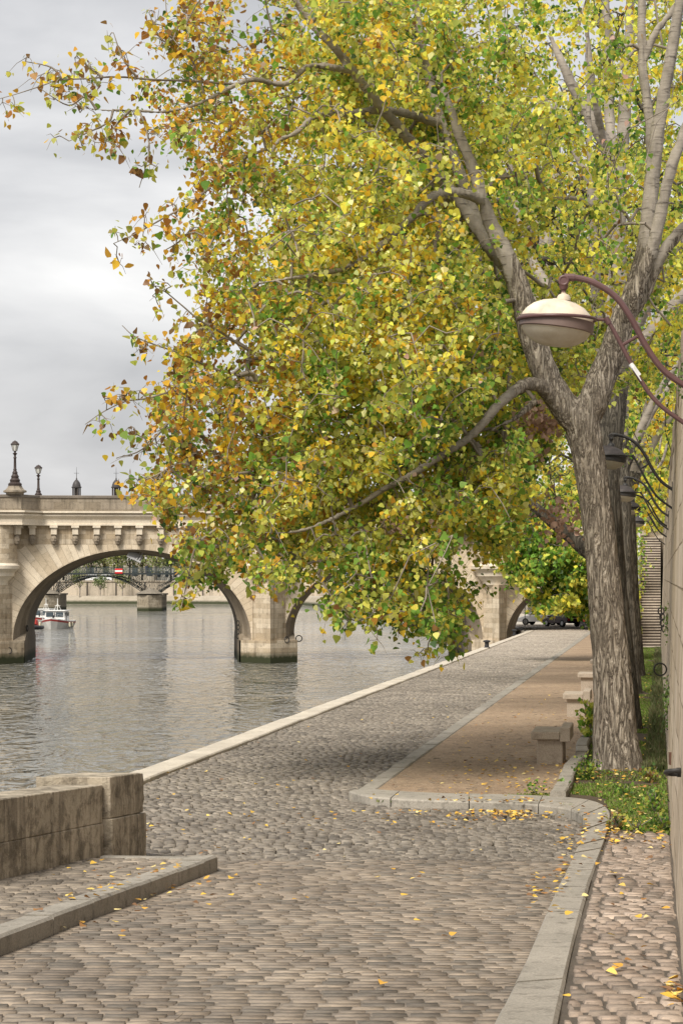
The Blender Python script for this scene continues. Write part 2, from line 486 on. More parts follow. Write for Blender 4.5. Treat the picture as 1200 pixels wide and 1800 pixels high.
tag(slab('quay', lambda y: RE(y)+.03, lambda y: .11+.145*y+6, -6, 187, -.06, 6, M_quaywall), kind='structure')

# ---- setts: every stone of the paving is real, all in one sheet per surface
def setts(name, xl, xr, y0, y1, off, mat, w=.155, dpt=.19, tone=None, hvar=.006, gap=.016, inset=.014, kind='structure', wob=.03, yj=.006):
    Vs = []; Cs = []
    y = y0
    while y < y1:
        dy = dpt*RNG.uniform(.88,1.1); ym = y+dy/2; a, b = xl(ym), xr(ym)
        if b-a > w*.6:
            n = int((b-a)/w*1.25)+2
            ws = w*RNG.uniform(.72,1.35,n); xs = a+np.cumsum(ws)-ws*RNG.random()*.6; xs = np.concatenate([[a], xs]); xs = xs[xs < b-w*.3]; xs = np.append(xs, b)
            x0 = xs[:-1]+gap/2; x1 = xs[1:]-gap/2; k = x1 > x0+.03; x0, x1 = x0[k], x1[k]; m = len(x0)
            if m:
                yw = wob*np.sin(x0*1.1+y*.35)+wob*.25*np.sin(x0*3.1+y); ya = y+gap/2+yw+RNG.uniform(-yj,yj,m); yb = y+dy-gap/2+yw+RNG.uniform(-yj,yj,m)
                z = zga((ya+yb)/2)+off+RNG.normal(0,hvar*(.2 if ym < 18 else min(1.0,.2+(ym-18)*.1)),m)+.004*np.sin(x0*2.3+y*1.7); sl = (.049 if ym < 20.2 else (.0125 if ym < 187 else 0))
                q_ = .16 if ym < 18 else min(1.0,.16+(ym-18)*.12)
                tx = RNG.normal(0,.0045*q_,m); ty = RNG.normal(0,.010*q_,m)-sl
                V = np.empty((m,8,3))
                for i,(fx,fy) in enumerate(((0,0),(1,0),(1,1),(0,1))):
                    X = x0+(x1-x0)*fx; Y = ya+(yb-ya)*fy; j = RNG.normal(0,.004,(2,m))
                    V[:,i,0]=X+j[0]; V[:,i,1]=Y+j[1]; V[:,i,2]=z-.035
                    Xi = X+inset*(1-2*fx)+j[0]; Yi = Y+inset*(1-2*fy)+j[1]
                    V[:,4+i,0]=Xi; V[:,4+i,1]=Yi; V[:,4+i,2]=z+(fx-.5)*(x1-x0)*tx/ .15*1.0+(fy-.5)*(yb-ya)*ty
                Vs.append(V.reshape(-1,3)); c = tone((x0+x1)/2, np.full(m, ym), m); Cs.append(np.repeat(c, 8, 0))
        y += dy
    V = np.concatenate(Vs); C = np.concatenate(Cs); n = len(V)//8
    fq = np.array([[4,5,6,7],[0,1,5,4],[1,2,6,5],[2,3,7,6],[3,0,4,7]])
    idx = (np.arange(n)*8)[:,None,None]+fq[None]
    return tag(link(name, np_mesh(name, V, idx.reshape(-1,4), col=C), mat), kind=kind)
def sett_mat():
    t = NT('sett_stone'); a = t.new('ShaderNodeAttribute', attribute_name='Col').outputs['Color']
    v = t.coord('Position'); n1 = t.noise(v, 1.1, 4, .6); n2 = t.noise(t.coord('Position', (.7,1.3,1)), 26, 5, .7); n3 = t.noise(v, 90, 3, .6)
    col = t.mix(1.0, a, t.ramp(n1, [(.3,(.74,.71,.68)),(.72,(1.12,1.10,1.06))]), 'MULTIPLY')
    col = t.mix(1.0, col, t.ramp(n2, [(.28,(.50,.50,.50)),(.5,(1,.99,.97)),(.72,(1.3,1.26,1.2))]), 'MULTIPLY')
    h = t.math('ADD', t.math('MULTIPLY', n2, .8), t.math('MULTIPLY', n3, .3))
    return t.fin(col, t.ramp(n2, [(.2,.62),(.8,.9)]), t.bump(h, .5, .004))
M_sett = sett_mat()
def tones(base, alt, third, var):
    def f(x, y, m):
        r = RNG.random(m)[:,None]; p = .5+.5*np.sin(x*.6+y*.17)*np.cos(y*.31-x*.2)
        c = np.where(r < .45, np.array(base), np.where(r < .8, np.array(alt), np.array(third)))
        return c*RNG.uniform(1-var, 1+var, (m,1))*(.9+.2*p)[:,None]
    return f
front = [gp(*q) for q in ((612,1404),(650,1414),(735,1420),(820,1423),(900,1426),(955,1431),(1000,1438),(1022,1450),(1030,1466),(1024,1485),(1010,1515),(990,1560),(960,1625),(925,1715),(885,1800))]
back = [gp(*q) for q in ((652,1399),(676,1402),(740,1406),(820,1409),(900,1411),(965,1414),(1030,1420),(1062,1432),(1071,1447),(1068,1472),(1058,1505),(1040,1560),(1022,1627),(1003,1703),(985,1800))]
# carry both kerb lines on towards the camera
def ext(l):
    (x1,y1),(x0,y0) = l[-2], l[-1]; s = (x0-x1)/(y0-y1); return l+[(x0+s*(yy-y0), yy) for yy in (7,3,-1,-5)]
front = [tuple(q) for q in catmull([(*q,) for q in front], 3)]; back = [tuple(q) for q in catmull([(*q,) for q in back], 3)]
NF = 18; NB = 21
front = ext(front); back = ext(back)
fy = np.array([p[1] for p in front[NF:]][::-1]); fx = np.array([p[0] for p in front[NF:]][::-1])
by = np.array([p[1] for p in back[NB:]][::-1]); bx = np.array([p[0] for p in back[NB:]][::-1])
def road_right(y):
    if y > front[0][1]+.1: return KL(y)
    if y > front[NF][1]:
        # within the cross kerb: nearest crossing of the front line
        X = np.array([p[0] for p in front[:NF+1]]); Y = np.array([p[1] for p in front[:NF+1]])
        return float(np.interp(-y, -Y, X))
    return float(np.interp(y, fy, fx))
def walk_left(y): return float(np.interp(y, by, bx))
def road_left(y):
    if y < 18.42: return LK(y)
    return RE(y)+.44 if y > 19.9 else max(RE(y)+.44, -3.6)
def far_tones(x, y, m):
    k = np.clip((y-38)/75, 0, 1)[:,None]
    return tones((.215,.195,.172),(.265,.24,.21),(.15,.137,.123), .16)(x,y,m)*(1+.75*k)  # setts paler with distance: open light past the tree shade put into the colour
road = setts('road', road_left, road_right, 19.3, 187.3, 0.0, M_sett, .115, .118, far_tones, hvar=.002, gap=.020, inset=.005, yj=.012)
setts('ramp_road', road_left, road_right, 3.5, 19.3, 0.0, M_sett, .165, .11, tones((.245,.212,.18),(.30,.256,.212),(.18,.162,.142), .14), hvar=.0018, gap=.006, inset=.004, yj=.007)
slab('joint_sand', lambda y: PF(y)-.3, lambda y: WX(y)-.01, 2, 19.4, -.0075, .04, stone('joint_fill', (.23,.195,.16),(.17,.145,.12),(.09,.075,.06), 4, None, 'Position', .01)); tag(D.objects['joint_sand'], kind='structure')
slab('pavement_joint_sand', lambda y: walk_left(y), lambda y: WX(y)+.02, 2, 21.4, .070, .07, stone('dark_joint', (.12,.10,.08),(.08,.068,.055),(.04,.035,.03), 4, None, 'Position', .01)); tag(D.objects['pavement_joint_sand'], kind='structure')
slab('platform_joint_sand', lambda y: PF(y)-.1, lambda y: LK(y)-.1, 2, 18.3, .088, .08, D.materials['joint_fill']); tag(D.objects['platform_joint_sand'], kind='structure')
setts('pavement', lambda y: walk_left(y)+.02, lambda y: WX(y)-.01, 3.5, 21.3, .085, M_sett, .13, .155, tones((.315,.258,.218),(.375,.312,.265),(.22,.186,.16), .18), hvar=.002, gap=.020, inset=.009, wob=.008, yj=.012)
setts('platform_pavement', lambda y: PF(y)-.02, lambda y: LK(y)-.2, 3.5, 18.3, .10, M_sett, .16, .14, tones((.225,.198,.17),(.285,.25,.21),(.165,.147,.127), .2), hvar=.002, gap=.016, inset=.009, yj=.014)
setts('quay_paving', lambda y: RE(y)+.44, lambda y: PF(y)-.5 if y < 19.6 else RE(y)+.5, 5, 19.9, 0, M_sett, .17, .2, tones((.235,.208,.182),(.31,.272,.235),(.155,.142,.13), .2))

# ---- kerbs
M_granite = stone('granite_kerb', (.35,.32,.275),(.26,.24,.205),(.10,.09,.075), 3.5, None, 'Position', .01, speck=.9)
M_coping = stone('pale_coping', (.62,.56,.47),(.47,.42,.35),(.2,.18,.14), 2.6, None, 'Position', .01, speck=.6)
def kerb(name, A, B, z1, z0, mat, stone_len=.9, gap=.013, **k):
    "row of kerb stones between two plan lines; joints cut every stone_len"
    A = [Vector((*p,0)) for p in A]; B = [Vector((*p,0)) for p in B]; mb = MB()
    L = [0]
    for i in range(1,len(A)): L.append(L[-1]+((A[i]-A[i-1]).length+(B[i]-B[i-1]).length)/2)
    def at(l, Q): 
        return Vector((np.interp(l, L, [q.x for q in Q]), np.interp(l, L, [q.y for q in Q]), 0))
    l = 0
    while l < L[-1]-.05:
        e = min(L[-1], l+stone_len*random.uniform(.8,1.25)); n = max(1, int((e-l)/.22)) if (e-l) < 3 else 1; j = random.uniform(-.009,.009)
        pa = [at(l+gap/2+(e-l-gap)*i/n, A) for i in range(n+1)]; pb = [at(l+gap/2+(e-l-gap)*i/n, B) for i in range(n+1)]
        vs = []
        for a, b in zip(pa, pb):
            c = (b-a).normalized()*.018; za, zb = zg(a.y), zg(b.y)
            vs += [(a.x,a.y,za+z0),(a.x,a.y,za+z1-.018+j),(a.x+c.x,a.y+c.y,za+z1+j),(b.x-c.x,b.y-c.y,zb+z1+j),(b.x,b.y,zb+z1-.018+j),(b.x,b.y,zb+z0)]
        fs = []
        for i in range(n):
            for q in range(5): fs.append((i*6+q, i*6+q+1, i*6+q+7, i*6+q+6))
        fs += [(0,5,4,3,2,1), tuple(n*6+q for q in range(6))]
        mb.add(vs, fs); l = e
    return tag(mb.build(name, mat), kind='structure', **k)
kerb('kerb', front, back, .10, -.15, M_granite, .85)
yy = list(np.linspace(25.75,186.5,40))
kerb('road_kerb', [(KL(y)+.0,y) for y in yy], [(KL(y)+.2+.001*y,y) for y in yy], .06, -.15, M_granite, 1.0)
yy = list(np.linspace(18.4,186.8,45))
kerb('quay_coping', [(RE(y),y) for y in yy], [(RE(y)+.43,y) for y in yy], .045, -.4, M_coping, 1.3)
yy = list(np.linspace(3,18.35,12))
kerb('platform_kerb', [(LK(y),y) for y in yy], [(LK(y)-.2,y) for y in yy], .125, -.15, M_granite, 1.0)
kerb('platform_end_kerb', [(LK(18.4),18.4),(PF(18.6)+.05,18.62)], [(LK(18.28)-.1,18.2),(PF(18.5)+.05,18.45)], .118, -.15, M_granite, 1.2)
# broken stones that edge the grass
yy = list(np.linspace(25.0,60,26)); rr = [random.uniform(-.05,.05) for _ in yy]
kerb('grass_kerb', [(GL(y)-.09+r,y) for y,r in zip(yy,rr)], [(GL(y)+.09+r,y) for y,r in zip(yy,rr)], .17, -.1, M_granite, .75, .04)

# ---- sand and grass beds
def sand_mat():
    t = NT('sandy_earth'); v = t.coord('Position')
    a = t.noise(v, .55, 5, .6); b = t.noise(t.coord('Position',(1,.45,1)), 9, 6, .75); c = t.noise(t.coord('Position',(1,.35,1)), 38, 4, .7)
    col = t.mix(t.ramp(a, [(.35,0),(.65,1)]), (.37,.27,.18), (.27,.19,.125))
    col = t.mix(t.ramp(b, [(.46,0),(.66,.75)]), col, (.14,.10,.068))
    col = t.mix(t.ramp(c, [(.54,0),(.66,.6)]), col, (.55,.45,.34))
    return t.fin(col, .95, t.bump(t.math('ADD', b, t.math('MULTIPLY', c, .5)), .8, .02))
M_sand = sand_mat()
slab('sand_path', lambda y: KL(y)+.1 if y > 25.5 else (KL(25.8)+.3 if y > 25.2 else 1.0), lambda y: GL(y)+.02, 24.75, 187, .045, .3, M_sand, step=.6)
tag(D.objects['sand_path'], kind='structure')
M_soil = stone('dark_soil', (.10,.075,.05),(.065,.05,.033),(.03,.024,.016), 3, None, 'Position', .03)
slab('soil_bed', lambda y: (GL(y)-.02) if y > 24.2 else max(GL(y)-.02, walk_left(y)-.1), lambda y: WX(y)+.02, 21.2, 126, .065, .3, M_soil, step=1.0)
tag(D.objects['soil_bed'], kind='structure')

# grass blades (denser near)
def blades(name, n, xl, xr, y0, y1, hmin, hmax, cols, mat, mask=None, w=.006, off=.06, power=2.2):
    yv = y0+(y1-y0)*RNG.random(n)**power; t = RNG.random(n); xv = np.array([xl(y) for y in yv]); xw = np.array([xr(y) for y in yv]); xv = xv+(xw-xv)*t
    if mask is not None:
        k = mask(xv, yv, t); xv, yv, t = xv[k], yv[k], t[k]; n = len(xv)
    z = zga(yv)+off; h = RNG.uniform(hmin,hmax,n)*(1+.5*nz(np.stack([xv,yv,yv*0],1), 2.0)); q = RNG.uniform(0,2*PI,n); ln = RNG.uniform(.1,.9,n)
    ww = w*(1+yv/40)
    dx, dy = np.cos(q), np.sin(q); sx, sy = -dy*ww, dx*ww
    V = np.empty((n,4,3)); V[:,0]=np.stack([xv-sx,yv-sy,z],1); V[:,1]=np.stack([xv+sx,yv+sy,z],1)
    mx, my = xv+dx*h*ln*.35, yv+dy*h*ln*.35
    V[:,2]=np.stack([mx+sx*.8+dx*h*ln*.4,my+sy*.8+dy*h*ln*.4,z+h*.95],1); V[:,3]=np.stack([mx-sx*.6,my-sy*.6,z+h*.6],1)
    c = np.array(cols)[RNG.integers(0,len(cols),n)]*RNG.uniform(.75,1.25,(n,1))
    return tag(link(name, np_mesh(name, V.reshape(-1,3), np.arange(n*4).reshape(-1,4), col=np.repeat(c,4,0)), mat), kind='stuff')
G = [(.15,.26,.03),(.21,.32,.045),(.10,.18,.03),(.24,.27,.08),(.22,.19,.09)]
def gmask(x, y, t):
    k = nz(np.stack([x,y,x*0],1), 1.6, 2.0) > -.22
    near_tree = (np.abs(y-29.2) < 1.5) & (t > .1) & (RNG.random(len(x)) < .8)
    return k & ~near_tree
blades('grass', 120000, lambda y: GL(y)+.08 if y > 24 else walk_left(y)+.02, lambda y: WX(y)-.02, 20.9, 112, .015, .05, G, M_grass, gmask)
tag(D.objects['grass'], 'short green grass strewn with leaves between tree row and quay wall')
blades('grass_tufts', 6000, lambda y: WX(y)-.30, lambda y: WX(y)-.01, 29, 112, .05, .17, [(.13,.14,.06),(.17,.16,.08),(.09,.13,.04)], M_grass, None, .005)
tag(D.objects['grass_tufts'], 'tall rough grass along the foot of the quay wall')
blades('moss', 5000, lambda y: KL(y)+.25, lambda y: GL(y)-.1, 24.9, 26.6, .01, .035, G, M_grass, lambda x,y,t: (RNG.random(len(x)) < t*.9)&(y < 25.2+t*.9), .006, .04, 1.0)
tag(D.objects['moss'], 'thin green growth at the near edge of the sand behind the kerb')

# ================================================================ QUAY WALL, right
def quaywall_mat():
    t = NT('quay_wall'); v = t.coord('Position')
    big = t.noise(v, .5, 5, .6); med = t.noise(v, 3.2, 6, .68); fine = t.noise(v, 30, 4, .7)
    st = t.noise(t.coord('Position', (2.2,2.2,.22)), 1.5, 5, .65, .4)
    s_ = t.new('ShaderNodeSeparateXYZ'); t.l(v, s_.inputs[0]); c_ = t.new('ShaderNodeCombineXYZ')
    t.l(s_.outputs[1], c_.inputs[0]); t.l(s_.outputs[2], c_.inputs[1])
    b = t.new('ShaderNodeTexBrick'); t.l(c_.outputs[0], b.inputs['Vector']); b.inputs['Scale'].default_value = 1
    b.inputs['Brick Width'].default_value = .95; b.inputs['Row Height'].default_value = .40; b.inputs['Mortar Size'].default_value = .012; b.inputs['Mortar Smooth'].default_value = .5
    b.inputs['Color1'].default_value = (1,1,1,1); b.inputs['Color2'].default_value = (.78,.74,.68,1); b.inputs['Mortar'].default_value = (.5,.46,.4,1)
    col = t.mix(t.ramp(big, [(.35,0),(.65,1)]), (.68,.58,.46), (.54,.455,.35))
    col = t.mix(t.ramp(st, [(.5,0),(.68,.65)]), col, (.19,.15,.11))
    col = t.mix(t.ramp(med, [(.56,0),(.72,.6)]), col, (.10,.085,.06))
    col = t.mix(1.0, col, b.outputs['Color'], 'MULTIPLY')
    h = t.math('SUBTRACT', t.math('ADD', t.math('MULTIPLY', med, .9), t.math('MULTIPLY', fine, .4)), b.outputs['Fac'])
    return t.fin(col, .92, t.bump(h, .8, .03))
M_rw = quaywall_mat()
rw = empty('quay_wall', (WX(20),20,0), label='tall pale ashlar quay wall with rings running along the right edge', cat='wall')
def rel(root, v): return (v[0]-root.location.x, v[1]-root.location.y, v[2]-root.location.z)
mb = MB(); yy = [-5]+list(np.linspace(2,60,59))+list(np.linspace(62,187,40)); zz = np.linspace(0,1,26)
vs = []; 
for y in yy:
    zb = zg(y)-.4
    for i, q in enumerate(zz):
        z = zb+(WTOP-.45-zb)*q
        jx = .012*noise.noise((y*1.3, z*1.3, 0))+.010*noise.noise((y*5, z*5, 3))
        vs.append(rel(rw, (WX(y,z)+jx, y, z)))
k = len(zz); fs = [(i*k+j, i*k+j+1, (i+1)*k+j+1, (i+1)*k+j) for i in range(len(yy)-1) for j in range(k-1)]
mb.add(vs, fs); wo = mb.build('masonry', M_rw, rw, smooth=60)
mb = MB()   # coping course with a small overhang, in separate stones
y = -5
while y < 187:
    e = y+random.uniform(1.1,1.6); j = random.uniform(-.012,.012)
    q = [(WX(a,WTOP-.45)+dx+j, a) for a in (y+.008,e-.008) for dx in (-.004,.9)]
    mb.prism([rel(rw,(*p,0))[:2] for p in (q[0],q[1],q[3],q[2])], WTOP-.45, WTOP+random.uniform(-.01,.01)); y = e
mb.build('coping', stone('coping_brown', (.33,.27,.21),(.25,.2,.155),(.10,.08,.06), 2, None, 'Position', .02, .4), rw, bevel=.02)
def wring(d, z, R=.105, r=.013, hang=0):
    x = WX(d,z); m = MB(); c = (x-R-.02, d, z)
    m.torus(rel(rw,c), R, r, (0.15,1,0), 26, 8)
    m.torus(rel(rw,(x-.015,d,z)), .035, .014, (0,0,1), 12, 6)
    o = m.build('iron_ring', M_ironDark, rw, smooth=True); return o
wring(37.4, EYE-1.58)
m = MB()
x = WX(62.6, EYE-1.0)
for i in range(4):
    m.torus(rel(rw,(x-.11+.03*i-.0, 62.6, EYE-.98-.165*i)), .105, .02, ((1,.1,0) if i == 99 else (.2,1,0)), 20, 6, .62 if i % 2 else .8)
m.build('hanging_chain', M_ironDark, rw, smooth=True)
m = MB(); zz_ = EYE-1.33; x = WX(14.9, zz_)
m.torus(rel(rw,(x-.03,14.9,zz_)), .07, .017, (0,.25,1), 22, 8); m.box(rel(rw,(x,14.9,zz_)), (.05,.05,.06))
m.build('iron_ring', M_ironDark, rw, smooth=True)
m = MB(); m.box(rel(rw,(WX(23.5,EYE-2.0)-.005,23.5,EYE-1.95)), (.03,.10,.13)); m.build('iron_plate', paint('rusty_plate', (.12,.06,.04), .8), rw)
# small plants rooted in the wall joints
def wall_plant(d, zr, s, n, label):
    z = EYE+zr; x = WX(d,z); r = empty('wall_plant', (x-.01,d,z), label=label, cat='plant', group='plants rooted in the quay wall')
    p = np.stack([-np.abs(RNG.normal(0,.03,n)), RNG.normal(0,.16*s,n), RNG.normal(-.1*s,.26*s,n)],1)
    c = np.array([(.13,.22,.05),(.2,.28,.07),(.09,.15,.04)])[RNG.integers(0,3,n)]*RNG.uniform(.8,1.2,(n,1))
    leaves('foliage', p, RNG.uniform(.03,.06,n), c, M_leaf, r, shape='kite')
    fast_tubes('stem', [(np.zeros(3), q*.9, .003, .0015) for q in p[:14]], M_twig, r)
wall_plant(31.5, -1.75, .9, 110, 'trailing green plant on the quay wall just below the large iron ring')
wall_plant(29, -1.5, .4, 50, 'little green plant on the quay wall level with the large ring')
wall_plant(40, -.75, .6, 80, 'green plant sprouting from the quay wall right of the hanging chain')
wall_plant(21.5, 2.0, .4, 50, 'small plant hanging from the coping of the quay wall near the top')

# upper street and land behind the wall
M_street = stone('street', (.22,.21,.19),(.18,.17,.155),(.12,.11,.1), .6)
mb = MB(); mb.prism([(WX(-5,WTOP)+.85,-5),(150,-5),(150,186),(WX(187,WTOP)+.85,186)], 1.0, 9.0)
tag(mb.build('street', M_street), kind='structure')

# ---- stairs up to the street
st = empty('stone_staircase', (WX(113)-.5,113,zg(113)), label='long steep stone staircase climbing beside the quay wall behind the tree row', cat='staircase')
def srel(v): return rel(st, v)
zb = zg(113); N = 42; rise = (9.55-zb)/N; run = 12.4/N
M_step = stone('worn_steps', (.60,.53,.45),(.47,.41,.34),(.12,.09,.075), 2, None, 'Position', .01, speck=.5)
mb = MB(); ml = MB()
for i in range(N):
    y0 = 113+i*run; xr = WX(y0)-.02; xl = xr-1.12; z1 = zb+(i+1)*rise
    q = [srel((xl,y0,0))[:2], srel((xr,y0,0))[:2], srel((xr+.145*run,y0+run,0))[:2], srel((xl+.145*run,y0+run,0))[:2]]
    mb.prism(q, srel((0,0,z1-rise-.25))[2], srel((0,0,z1-.055))[2])
    q = [(q[0][0],q[0][1]-.035),(q[1][0],q[1][1]-.035),q[2],q[3]]
    ml.prism(q, srel((0,0,z1-.052))[2], srel((0,0,z1))[2])
mb.build('steps', stone('risers', (.12,.095,.08),(.085,.07,.058),(.06,.045,.04), 2, None, 'Position', .01), st)
ml.build('treads', M_step, st)
mb = MB(); xr = WX(113)-1.14
A = srel((xr-.22,112.6,zb)); B = srel((xr-.22+1.8,125.4,9.55))
mb.add([(A[0],A[1],-.3),(A[0]+.22,A[1],-.3),(B[0]+.22,B[1],-.3),(B[0],B[1],-.3),(A[0],A[1],A[2]+.35),(A[0]+.22,A[1],A[2]+.35),(B[0]+.22,B[1],B[2]+.35),(B[0],B[1],B[2]+.35)],
       [(3,2,1,0),(4,5,6,7),(0,1,5,4),(1,2,6,5),(2,3,7,6),(3,0,4,7)])
mb.build('side_wall', M_quaywall, st)
mb = MB(); hp = [srel((xr-.1,112.7,zb+1.25)), srel((xr-.1+1.8,125.3,9.55+1.2))]
mb.tube(hp, .035, 8)
for i in range(8):
    t = i/7; p = Vector(hp[0]).lerp(Vector(hp[1]), t); mb.tube([p-Vector((0,0,.95)), p], .022, 6)
mb.build('handrail', paint('pale_handrail', (.5,.5,.5), .4), st, smooth=True)
mb = MB(); top = srel((0,0,9.0)); 
q = [(xr-.2+1.8,125.4),(WX(126)+1,125.4),(WX(187)+1,187),(WX(187)-1.1,187)]
mb.prism([srel((*p,0))[:2] for p in q], srel((0,0,1))[2], srel((0,0,9.5))[2]); mb.build('landing', M_quaywall, st)

# ================================================================ LOW PARAPET, left
def parapet_mat():
    t = NT('parapet_stone'); v = t.coord('Object'); a = t.noise(v, 1.3, 6, .65, .5); b = t.noise(v, 5.5, 7, .72, .3); c = t.noise(v, 45, 4, .7)
    st = t.noise(t.coord('Object', (5,5,.5)), 1.6, 5, .65, .3)
    col = t.mix(t.ramp(a, [(.38,0),(.62,1)]), (.50,.43,.33), (.34,.295,.225))
    col = t.mix(t.ramp(b, [(.46,0),(.60,.75)]), col, (.12,.10,.072))
    col = t.mix(t.ramp(st, [(.47,0),(.62,.6)]), col, (.12,.10,.075))
    col = t.mix(t.ramp(c, [(.6,0),(.72,.7)]), col, (.60,.54,.43))
    h = t.math('ADD', b, t.math('MULTIPLY', c, .4))
    return t.fin(col, .95, t.bump(h, .9, .035))
M_par = parapet_mat()
_old = lambda: stone('parapet_stone', (.47,.41,.315),(.36,.31,.235),(.07,.06,.045), 2.4, None, 'Object', .03, .8, speck=.9)
pr = empty('stone_parapet', (PF(19.7),19.7,zg(19.7)), label='low weathered stone parapet ending in a taller thick end block beside the river', cat='parapet')
def prel(v): return rel(pr, v)
def pblock(mb, y0, y1, x0, x1, z0, z1, j=.006):
    q = [(PF(y0)+x1+random.uniform(-j,j),y0),(PF(y1)+x1+random.uniform(-j,j),y1),(PF(y1)+x0,y1),(PF(y0)+x0,y0)]
    q = [prel((*p,0))[:2] for p in q]
    f = lambda h: (lambda x,y: prel((0,0,zg(y+19.7)+h))[2])
    mb.prism(q, f(z0), f(z1))
def rough(o, a=.004, s=9, cuts=5):
    bm = bmesh.new(); bm.from_mesh(o.data)
    bmesh.ops.bevel(bm, geom=bm.edges[:], offset=.007, segments=1, affect='EDGES')
    bmesh.ops.subdivide_edges(bm, edges=[e for e in bm.edges if e.calc_length() > .12], cuts=cuts, use_grid_fill=True)
    bm.normal_update()
    for v in bm.verts:
        p = v.co; n = noise.noise(p*s)*a+noise.noise(p*s*3.1)*a*.5
        v.co += v.normal*n
    bm.normal_update()
    for f in bm.faces: f.smooth = True
    for e in bm.edges:
        if len(e.link_faces) == 2 and e.calc_face_angle(0) > .42: e.smooth = False
    bm.to_mesh(o.data); bm.free()
y = 4.0; rows = [(.0,.37),(.372,.70)]
lower = MB(); upper = MB()
for r_, (za, zb_) in enumerate(rows):
    y = 4.0-(.45 if r_ else 0)
    while y < 18.75:
        e = min(18.75, y+random.uniform(.85,1.35))
        if 18.75-e < .4: e = 18.75
        pblock(upper if r_ else lower, y+.004, e-.004, -.42, 0, za, zb_); y = e
o = lower.build('lower_course', M_par, pr); rough(o)
o = upper.build('upper_course', M_par, pr); rough(o)
core = MB(); pblock(core, 4.0, 18.74, -.40, -.022, .01, .68, 0); core.build('mortar', stone('pale_mortar', (.62,.55,.44),(.5,.44,.35),(.2,.17,.13), 4, None, 'Position', .01), pr)
eb = MB(); pblock(eb, 18.76, 19.72, -.60, .07, 0, .405); o = eb.build('end_block', M_par, pr); rough(o, .006)
eb = MB(); pblock(eb, 18.76, 19.70, -.58, .055, .409, .765); o = eb.build('end_block', M_par, pr); rough(o, .016)

# ================================================================ BENCHES
M_bench = stone('bench_stone', (.46,.39,.31),(.36,.30,.24),(.15,.125,.095), 3, None, 'Object', .01, speck=.6)
def make_bench():
    r = empty('stone_bench', cat='bench', group='stone benches on the sand path')
    ang = 0
    m = MB(); m.box((-.07,0,.415), (.40,1.15,.11)); o = m.build('seat', M_bench, r, bevel=.014)
    m = MB(); m.box((.205,0,.43), (.145,1.15,.20)); m.build('back_ledge', M_bench, r, bevel=.014)
    for y in (-.36,.36):
        m = MB(); m.box((-.01,y,.175), (.36,.26,.37)); m.build('support', M_bench, r, bevel=.012)
    return r
bench = make_bench()
for i, (d, px, lb) in enumerate(((31.3,970,'nearest stone bench, standing alone left of the big trunk'), (44.3,1014,'stone bench with a notched seat directly behind the nearest bench'), (57.2,1034,'third stone bench back, half hidden by the big trunk'), (70.5,1052,'farthest stone bench, just a corner showing beside the trunk'))):
    b = bench if i == 0 else copy_tree(bench)
    b.location = ((px-600)/F*d, d, zg(d)+.045); b.rotation_euler.z = -.145; tag(b, lb)

# ================================================================ BOLLARDS
M_boll = paint('bollard_black', (.03,.03,.032), .45, .3)
def bollard():
    r = empty('mooring_bollard', cat='bollard', group='mooring bollards on the quay edge')
    m = MB(); m.lathe([(.17,0),(.17,.04),(.12,.07),(.105,.22),(.11,.30)], n=16); m.build('shaft', M_boll, r, smooth=True)
    m = MB(); m.lathe([(.11,.30),(.19,.33),(.20,.37),(.15,.41),(.02,.43)], n=16); m.build('head', M_boll, r, smooth=True)
    return r
b1 = bollard(); x,y = gp(855,1140); b1.location = (x,y,zg(y)+.02); tag(b1, 'black iron mooring bollard on the pale quay edge short of the bridge')
b2 = copy_tree(b1); x,y = gp(901,1117); b2.location = (x+.1,y,zg(y)+.02); tag(b2, 'dark mooring bollard at the foot of the bridge pier beside the land arch')

# ================================================================ WALL LAMPS
def glass_mat():
    t = NT('lamp_bowl'); v = t.coord('Object'); n = t.noise(v, 9, 5, .65)
    col = t.ramp(n, [(.3,(.85,.78,.62)),(.65,(.97,.92,.78))])
    t.fin(col, .28); tr = t.new('ShaderNodeBsdfTranslucent'); t.l(col, tr.inputs[0]); mx = t.new('ShaderNodeMixShader'); mx.inputs[0].default_value = .6
    t.l(t.b.outputs[0], mx.inputs[1]); t.l(tr.outputs[0], mx.inputs[2]); t.l(mx.outputs[0], t.out.inputs[0]); return t.m
M_bowl = glass_mat(); M_dome = paint('lamp_dome_cream', (.64,.54,.42), .5, .28, 5); M_band = paint('lamp_band', (.16,.115,.10), .5, .2, 5)
M_dDome = paint('dark_lamp_dome', (.055,.047,.045), .6, .3, 9); M_dBand = paint('dark_lamp_band', (.035,.033,.032), .5, .2); M_tape = paint('white_tape', (.75,.75,.75), .6, .1)
